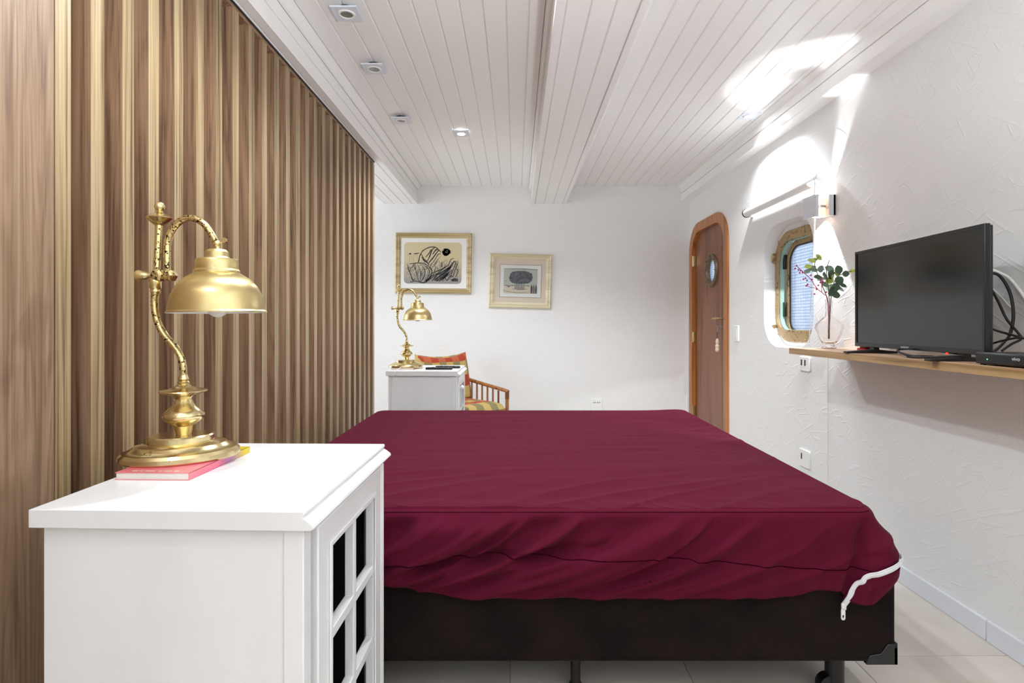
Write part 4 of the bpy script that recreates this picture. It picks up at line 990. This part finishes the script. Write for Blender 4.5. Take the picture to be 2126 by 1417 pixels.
# remotes
def remote(label, loc, rz, L_=.19):
    t = thing('remote_control', label, 'remote', (0, 0, 0), group='remote controls on the far nightstand')
    MB().extr(rr(-.024, .024, -L_/2, L_/2, .01, 4), 0, .016, 'Z').build('case', M['black'], t, bevel=.003)
    for i in range(3):
        for j_ in range(6): MB().box(-.017+.0125*i, -.009+.0125*i, -L_/2+.02+.024*j_, -L_/2+.03+.024*j_, .016, .0175).build('button', MATS['dark_metal'] if (i+j_) % 4 else M['logo'], t, off=(0, 0, 0))
    t.location = loc; t.rotation_euler = (0, 0, rz); return t
remote('black remote control lying nearer on the far nightstand', (-.58, 4.16, NH), math.radians(88), .20)
remote('black remote control lying behind the other remote on the nightstand', (-.53, 4.29, NH), math.radians(84), .19)

# ------------------------------------------------------------------ armchair (turned 45 degrees)
ca = thing('armchair', 'rattan armchair with plaid cushions behind the far nightstand', 'chair', (0, 0, 0))
wv = .56; dp_ = .54   # local: x forward, y left, seat centre at origin
def cane(pts, r=.016): return MB().tube(pts, r, 10)
for s_ in (-1, 1):
    y = s_*wv/2
    cane([(dp_/2, y, 0), (dp_/2, y, .55)]).build('leg', M['rattan'], ca, off=(0, 0, 0))
    cane([(-dp_/2-.03, y, 0), (-dp_/2, y, .40), (-dp_/2-.09, y, .80)]).build('leg', M['rattan'], ca, off=(0, 0, 0))
    cane(spline([(-dp_/2-.05, y, .635), (-.05, y, .60), (dp_/2-.03, y, .565), (dp_/2+.012, y, .555)], 5), .017).build('arm_rest', M['rattan'], ca, off=(0, 0, 0))
    for k in range(6): cane([(-dp_/2+.05+.075*k, y, .34), (-dp_/2+.05+.075*k, y, .615-.012*k)], .009).build('spindle', M['rattan'], ca, off=(0, 0, 0))
    cane([(-dp_/2, y, .34), (dp_/2, y, .34)], .013).build('side_rail', M['rattan'], ca, off=(0, 0, 0))
    for k in range(5): MB().lathe([(.0185, .49+.014*k), (.020, .496+.014*k), (.0185, .502+.014*k)], 12, (dp_/2, y, 0), caps=False).build('cane_wrap', M['cane_line'], ca, off=(0, 0, 0))
cane([(dp_/2, -wv/2, .33), (dp_/2, wv/2, .33)]).build('front_rail', M['rattan'], ca, off=(0, 0, 0))
cane([(-dp_/2, -wv/2, .33), (-dp_/2, wv/2, .33)]).build('back_rail', M['rattan'], ca, off=(0, 0, 0))
cane([(-dp_/2-.09, -wv/2, .80), (-dp_/2-.09, wv/2, .80)]).build('crest_rail', M['rattan'], ca, off=(0, 0, 0))
def cushion(name, x0, x1, y0, y1, th, mtx, sag=0):
    n_ = 16; vs_, fs_ = [], []
    for side in (1, -1):
        for i in range(n_+1):
            for j_ in range(n_+1):
                a, b = i/n_*2-1, j_/n_*2-1
                e_ = (1-abs(a)**5)*(1-abs(b)**5); zz = side*th/2*(e_**.35 if e_ > 0 else 0)
                xx = x0+(x1-x0)*(a+1)/2; yy = y0+(y1-y0)*(b+1)/2
                if sag: xx += sag*(a+1)/2*(b*b-.5)
                vs_.append(tuple(mtx @ Vector((xx, yy, zz))))
    m_ = (n_+1)**2
    for s2 in range(2):
        for i in range(n_):
            for j_ in range(n_):
                a = s2*m_+i*(n_+1)+j_; f_ = (a, a+1, a+n_+2, a+n_+1); fs_.append(f_ if s2 else f_[::-1])
    o_ = MB().add(vs_, fs_).build(name, M['plaid'], ca, off=(0, 0, 0), smooth=70); return o_
cushion('seat_cushion', -dp_/2+.02, dp_/2+.02, -wv/2+.02, wv/2-.02, .12, Matrix.Translation((0, 0, .41)))
cushion('back_cushion', 0, .46, -wv/2-.02, wv/2+.02, .13, Matrix.Translation((-dp_/2+.03, 0, .425)) @ Matrix.Rotation(math.radians(-102), 4, 'Y'), sag=.035)
fa = -math.radians(45)
# far back corner of the chair sits at about (-0.52, 5.35)
bc = Vector((-.465, 5.385)); fwd = Vector((math.cos(fa), math.sin(fa))); lft = Vector((-fwd.y, fwd.x))
ctr = bc+fwd*dp_/2-lft*wv/2
ca.location = (ctr.x, ctr.y, 0); ca.rotation_euler = (0, 0, fa)

# ------------------------------------------------------------------ pictures
def picture(label, cx, cz, w_, h_, roll, fw, mframe):
    t = thing('framed_picture', label, 'picture', (0, 0, 0), group='pictures on the far wall')
    # local: x right, z up, -y to the room
    o4 = [(-w_/2, -h_/2), (w_/2, -h_/2), (w_/2, h_/2), (-w_/2, h_/2)]
    def ins(d): return [(-w_/2+d, -h_/2+d), (w_/2-d, -h_/2+d), (w_/2-d, h_/2-d), (-w_/2+d, h_/2-d)]
    # four mitred mouldings
    for k in range(4):
        a, b = k, (k+1) % 4
        pr = [(0, 0), (0, -.024), (.18*fw, -.030), (.42*fw, -.022), (.6*fw, -.026), (.86*fw, -.018), (fw, -.014), (fw, 0)]
        vs_ = []
        for d, y in pr:
            c4 = ins(d); vs_ += [(c4[a][0], y, c4[a][1]), (c4[b][0], y, c4[b][1])]
        fs_ = [(2*i, 2*i+1, 2*((i+1) % len(pr))+1, 2*((i+1) % len(pr))) for i in range(len(pr))]
        fs_ += [tuple(2*i for i in range(len(pr))), tuple(2*i+1 for i in range(len(pr)))[::-1]]
        MB().add(vs_, fs_).build('frame_moulding', mframe, t, off=(0, 0, 0), smooth=0)
    t.location = (cx, YB, cz); t.rotation_euler = (0, math.radians(roll), 0)
    return t
def stroke(mb, pts, wd, y):
    pts = [Vector((a, 0, b)) for a, b in pts]; sp_ = spline(pts, 5); n_ = len(sp_); vs_ = []
    for k, p in enumerate(sp_):
        tt = sp_[min(k+1, n_-1)]-sp_[max(k-1, 0)]; tt = tt.normalized() if tt.length > 1e-7 else Vector((1, 0, 0))
        nn2 = Vector((-tt.z, 0, tt.x)); w2 = wd*(.35+.65*math.sin(PI*(.12+.8*k/n_)))*(.8+.4*random.random())/2
        vs_ += [(p+nn2*w2)+Vector((0, y, 0)), (p-nn2*w2)+Vector((0, y, 0))]
    mb.add([tuple(v) for v in vs_], [(2*i, 2*i+1, 2*i+3, 2*i+2) for i in range(n_-1)])
# left picture: ink sketch of a reclining draped figure
w1_, h1_ = .767, .609
pcx, pcz = D(900.7, 546.5, YB)[0], D(900.7, 546.5, YB)[2]
p1 = picture('large pale gold frame with ink sketch of a reclining figure', pcx, pcz, w1_, h1_, .45, .052, M['frame_gold'])
MB().box(-w1_/2+.045, w1_/2-.045, -.012, -.006, -h1_/2+.045, h1_/2-.045).build('passepartout', M['mat_white'], p1, off=(0, 0, 0))
sc_ = YB/F/6.074
def k1(cx, cy): return ((cx-551)*sc_, (465-cy)*sc_)
a, b = k1(178, 722), k1(903, 203)
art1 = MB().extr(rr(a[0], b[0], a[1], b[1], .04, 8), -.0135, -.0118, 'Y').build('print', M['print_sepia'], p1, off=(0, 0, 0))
dk = MB(); sf = MB()
S1 = [([(355, 460), (375, 380), (405, 320), (450, 285), (510, 262), (570, 265), (610, 290), (645, 330)], 9), ([(365, 450), (385, 350), (430, 410), (470, 440)], 8), ([(400, 385), (430, 430), (470, 455), (495, 490)], 12), ([(470, 440), (500, 380), (530, 300), (560, 270)], 10),
      ([(490, 460), (540, 400), (590, 330), (615, 300)], 11), ([(505, 500), (560, 430), (610, 350), (640, 350)], 7), ([(450, 390), (500, 330), (520, 290)], 9), ([(540, 350), (575, 300), (600, 290)], 12), ([(220, 475), (235, 540), (265, 610), (300, 700)], 8),
      ([(240, 475), (290, 470), (360, 462), (430, 470), (480, 495)], 8), ([(300, 480), (330, 560), (350, 640), (370, 705)], 6), ([(345, 480), (385, 560), (390, 640), (375, 700)], 6), ([(400, 480), (440, 560), (430, 640), (390, 700)], 7), ([(450, 500), (500, 560), (480, 640), (430, 700)], 8),
      ([(480, 495), (530, 560), (500, 650), (440, 710)], 10), ([(255, 705), (330, 690), (420, 712), (470, 690), (540, 640), (640, 560), (700, 510), (740, 480), (765, 420), (805, 400)], 10), ([(510, 600), (580, 570), (650, 540), (700, 520)], 9), ([(530, 690), (600, 610), (680, 560), (760, 510), (800, 450), (830, 440)], 14),
      ([(560, 680), (640, 620), (720, 560), (770, 510)], 22), ([(580, 690), (660, 640), (740, 580)], 16), ([(620, 690), (700, 630), (760, 560)], 14), ([(770, 640), (790, 560), (815, 500), (830, 440)], 8), ([(795, 640), (815, 560), (840, 500), (855, 440)], 8), ([(830, 640), (860, 560), (835, 540)], 8),
      ([(660, 690), (690, 640), (720, 680), (760, 620), (800, 640)], 8), ([(775, 675), (820, 665), (860, 670)], 18), ([(780, 685), (860, 685)], 10), ([(300, 345), (330, 345), (370, 338)], 8), ([(240, 350), (270, 345)], 14), ([(690, 640), (760, 600), (780, 540)], 7), ([(560, 590), (620, 600), (680, 590)], 6),
      ([(270, 640), (290, 680), (320, 660)], 7), ([(450, 690), (500, 650), (560, 600)], 12)]
for pts, wd in S1: stroke(dk, [k1(*q_) for q_ in pts], wd*1.35*sc_, -.0141)
for k in range(60):     # tangled hair of the head
    aa = random.uniform(0, 2*PI); r0 = random.uniform(8, 48); cx0, cy0 = 708+random.uniform(-14, 14), 322+random.uniform(-10, 14)
    stroke(dk, [k1(cx0+r0*math.cos(aa+.6*i), cy0+r0*.85*math.sin(aa+.6*i)) for i in range(4)], 8*sc_, -.0142)
for k in range(130):
    x0_ = random.uniform(230, 860); y0_ = random.uniform(480, 700)
    stroke(sf, [k1(x0_, y0_), k1(x0_+random.uniform(-30, 30), y0_+random.uniform(-40, -10)), k1(x0_+random.uniform(-20, 60), y0_+random.uniform(-80, -30))], 5*sc_, -.0139)
for k in range(6): stroke(sf, [k1(222+k*24, 345), k1(224+k*24, 400+random.uniform(-20, 60))], 3*sc_, -.0139)
for pts in ([(645, 370), (600, 420), (560, 470)], [(620, 400), (560, 480), (540, 520)], [(590, 500), (620, 545), (660, 540)], [(490, 520), (560, 500), (600, 530)]): stroke(sf, [k1(*q_) for q_ in pts], 5*sc_, -.0139)
dk.build('ink_lines', M['ink'], art1, off=(0, 0, 0), smooth=0); sf.build('pale_ink_lines', M['ink_soft'], art1, off=(0, 0, 0), smooth=0)
# right picture: dark boulder shape above small figures
w2_, h2_ = .628, .545
pcx, pcz = D(1080.2, 583.2, YB)[0], D(1080.2, 583.2, YB)[2]
p2 = picture('smaller cream frame with dark boulder print and pink border', pcx, pcz, w2_, h2_, 1.5, .056, M['frame_cream'])
MB().box(-w2_/2+.05, w2_/2-.05, -.011, -.006, -h2_/2+.05, h2_/2-.05).build('passepartout', M['mat_pink'], p2, off=(0, 0, 0))
def k2(cx, cy): return ((cx-1641)*sc_, (687-cy)*sc_)
a, b = k2(1386, 890), k2(1902, 487)
MB().ring([(a[0]-.004, a[1]-.004), (b[0]+.004, a[1]-.004), (b[0]+.004, b[1]+.004), (a[0]-.004, b[1]+.004)], [(a[0], a[1]), (b[0], a[1]), (b[0], b[1]), (a[0], b[1])], -.013, -.010, 'Y').build('bevel_line', M['mat_line'], p2, off=(0, 0, 0))
art2 = MB().box(a[0], b[0], -.0125, -.0105, a[1], b[1]).build('print', M['print_grey'], p2, off=(0, 0, 0))
a, b = k2(1432, 745), k2(1856, 535)
MB().box(a[0], b[0], -.0129, -.0124, a[1], b[1]).build('sky_wash', M['print_sky'], art2, off=(0, 0, 0))
a, b = k2(1432, 845), k2(1856, 745)
MB().box(a[0], b[0], -.0129, -.0124, a[1], b[1]).build('ground_wash', M['print_sand'], art2, off=(0, 0, 0))
bl = [(1500, 650), (1512, 600), (1545, 572), (1600, 562), (1700, 560), (1750, 575), (1785, 592), (1798, 640), (1780, 690), (1740, 715), (1660, 724), (1590, 724), (1540, 712), (1510, 690)]
MB().extr([k2(*q_) for q_ in bl], -.0134, -.0130, 'Y').build('boulder_shape', M['stone_ink'], art2, off=(0, 0, 0), smooth=0)
for k in range(8): xx = 1572+k*16; c0_ = k2(xx, 735); MB().extr([k2(xx, 790), k2(xx+10, 790), k2(xx+9, 735), k2(xx+5, 724), k2(xx+1, 735)], -.0134, -.0130, 'Y').build('figure_mark', M['stone_ink'] if k % 2 else M['ink_soft'], art2, off=(0, 0, 0), smooth=0)
for k in range(3): xx = 1772+k*28; MB().extr([k2(xx, 840), k2(xx+24, 840), k2(xx+26, 760), k2(xx+12, 722), k2(xx, 760)], -.0134, -.0130, 'Y').build('figure_mark', M['ink_soft'] if k % 2 else M['stone_ink'], art2, off=(0, 0, 0), smooth=0)
g_ = MB()
for pts, wd in (([(1440, 742), (1500, 750), (1570, 745)], 10), ([(1480, 760), (1510, 762)], 14), ([(1540, 785), (1640, 795), (1730, 785)], 8), ([(1425, 805), (1520, 830), (1640, 835), (1760, 830)], 6), ([(1690, 745), (1760, 750)], 8), ([(1432, 690), (1470, 690)], 4), ([(1435, 537), (1640, 533), (1856, 540)], 8)): stroke(g_, [k2(*q_) for q_ in pts], wd*sc_, -.0132)
g_.build('brush_marks', M['ink_soft'], art2, off=(0, 0, 0), smooth=0)

for o in bpy.data.objects:
    if '_o' in o: del o['_o']
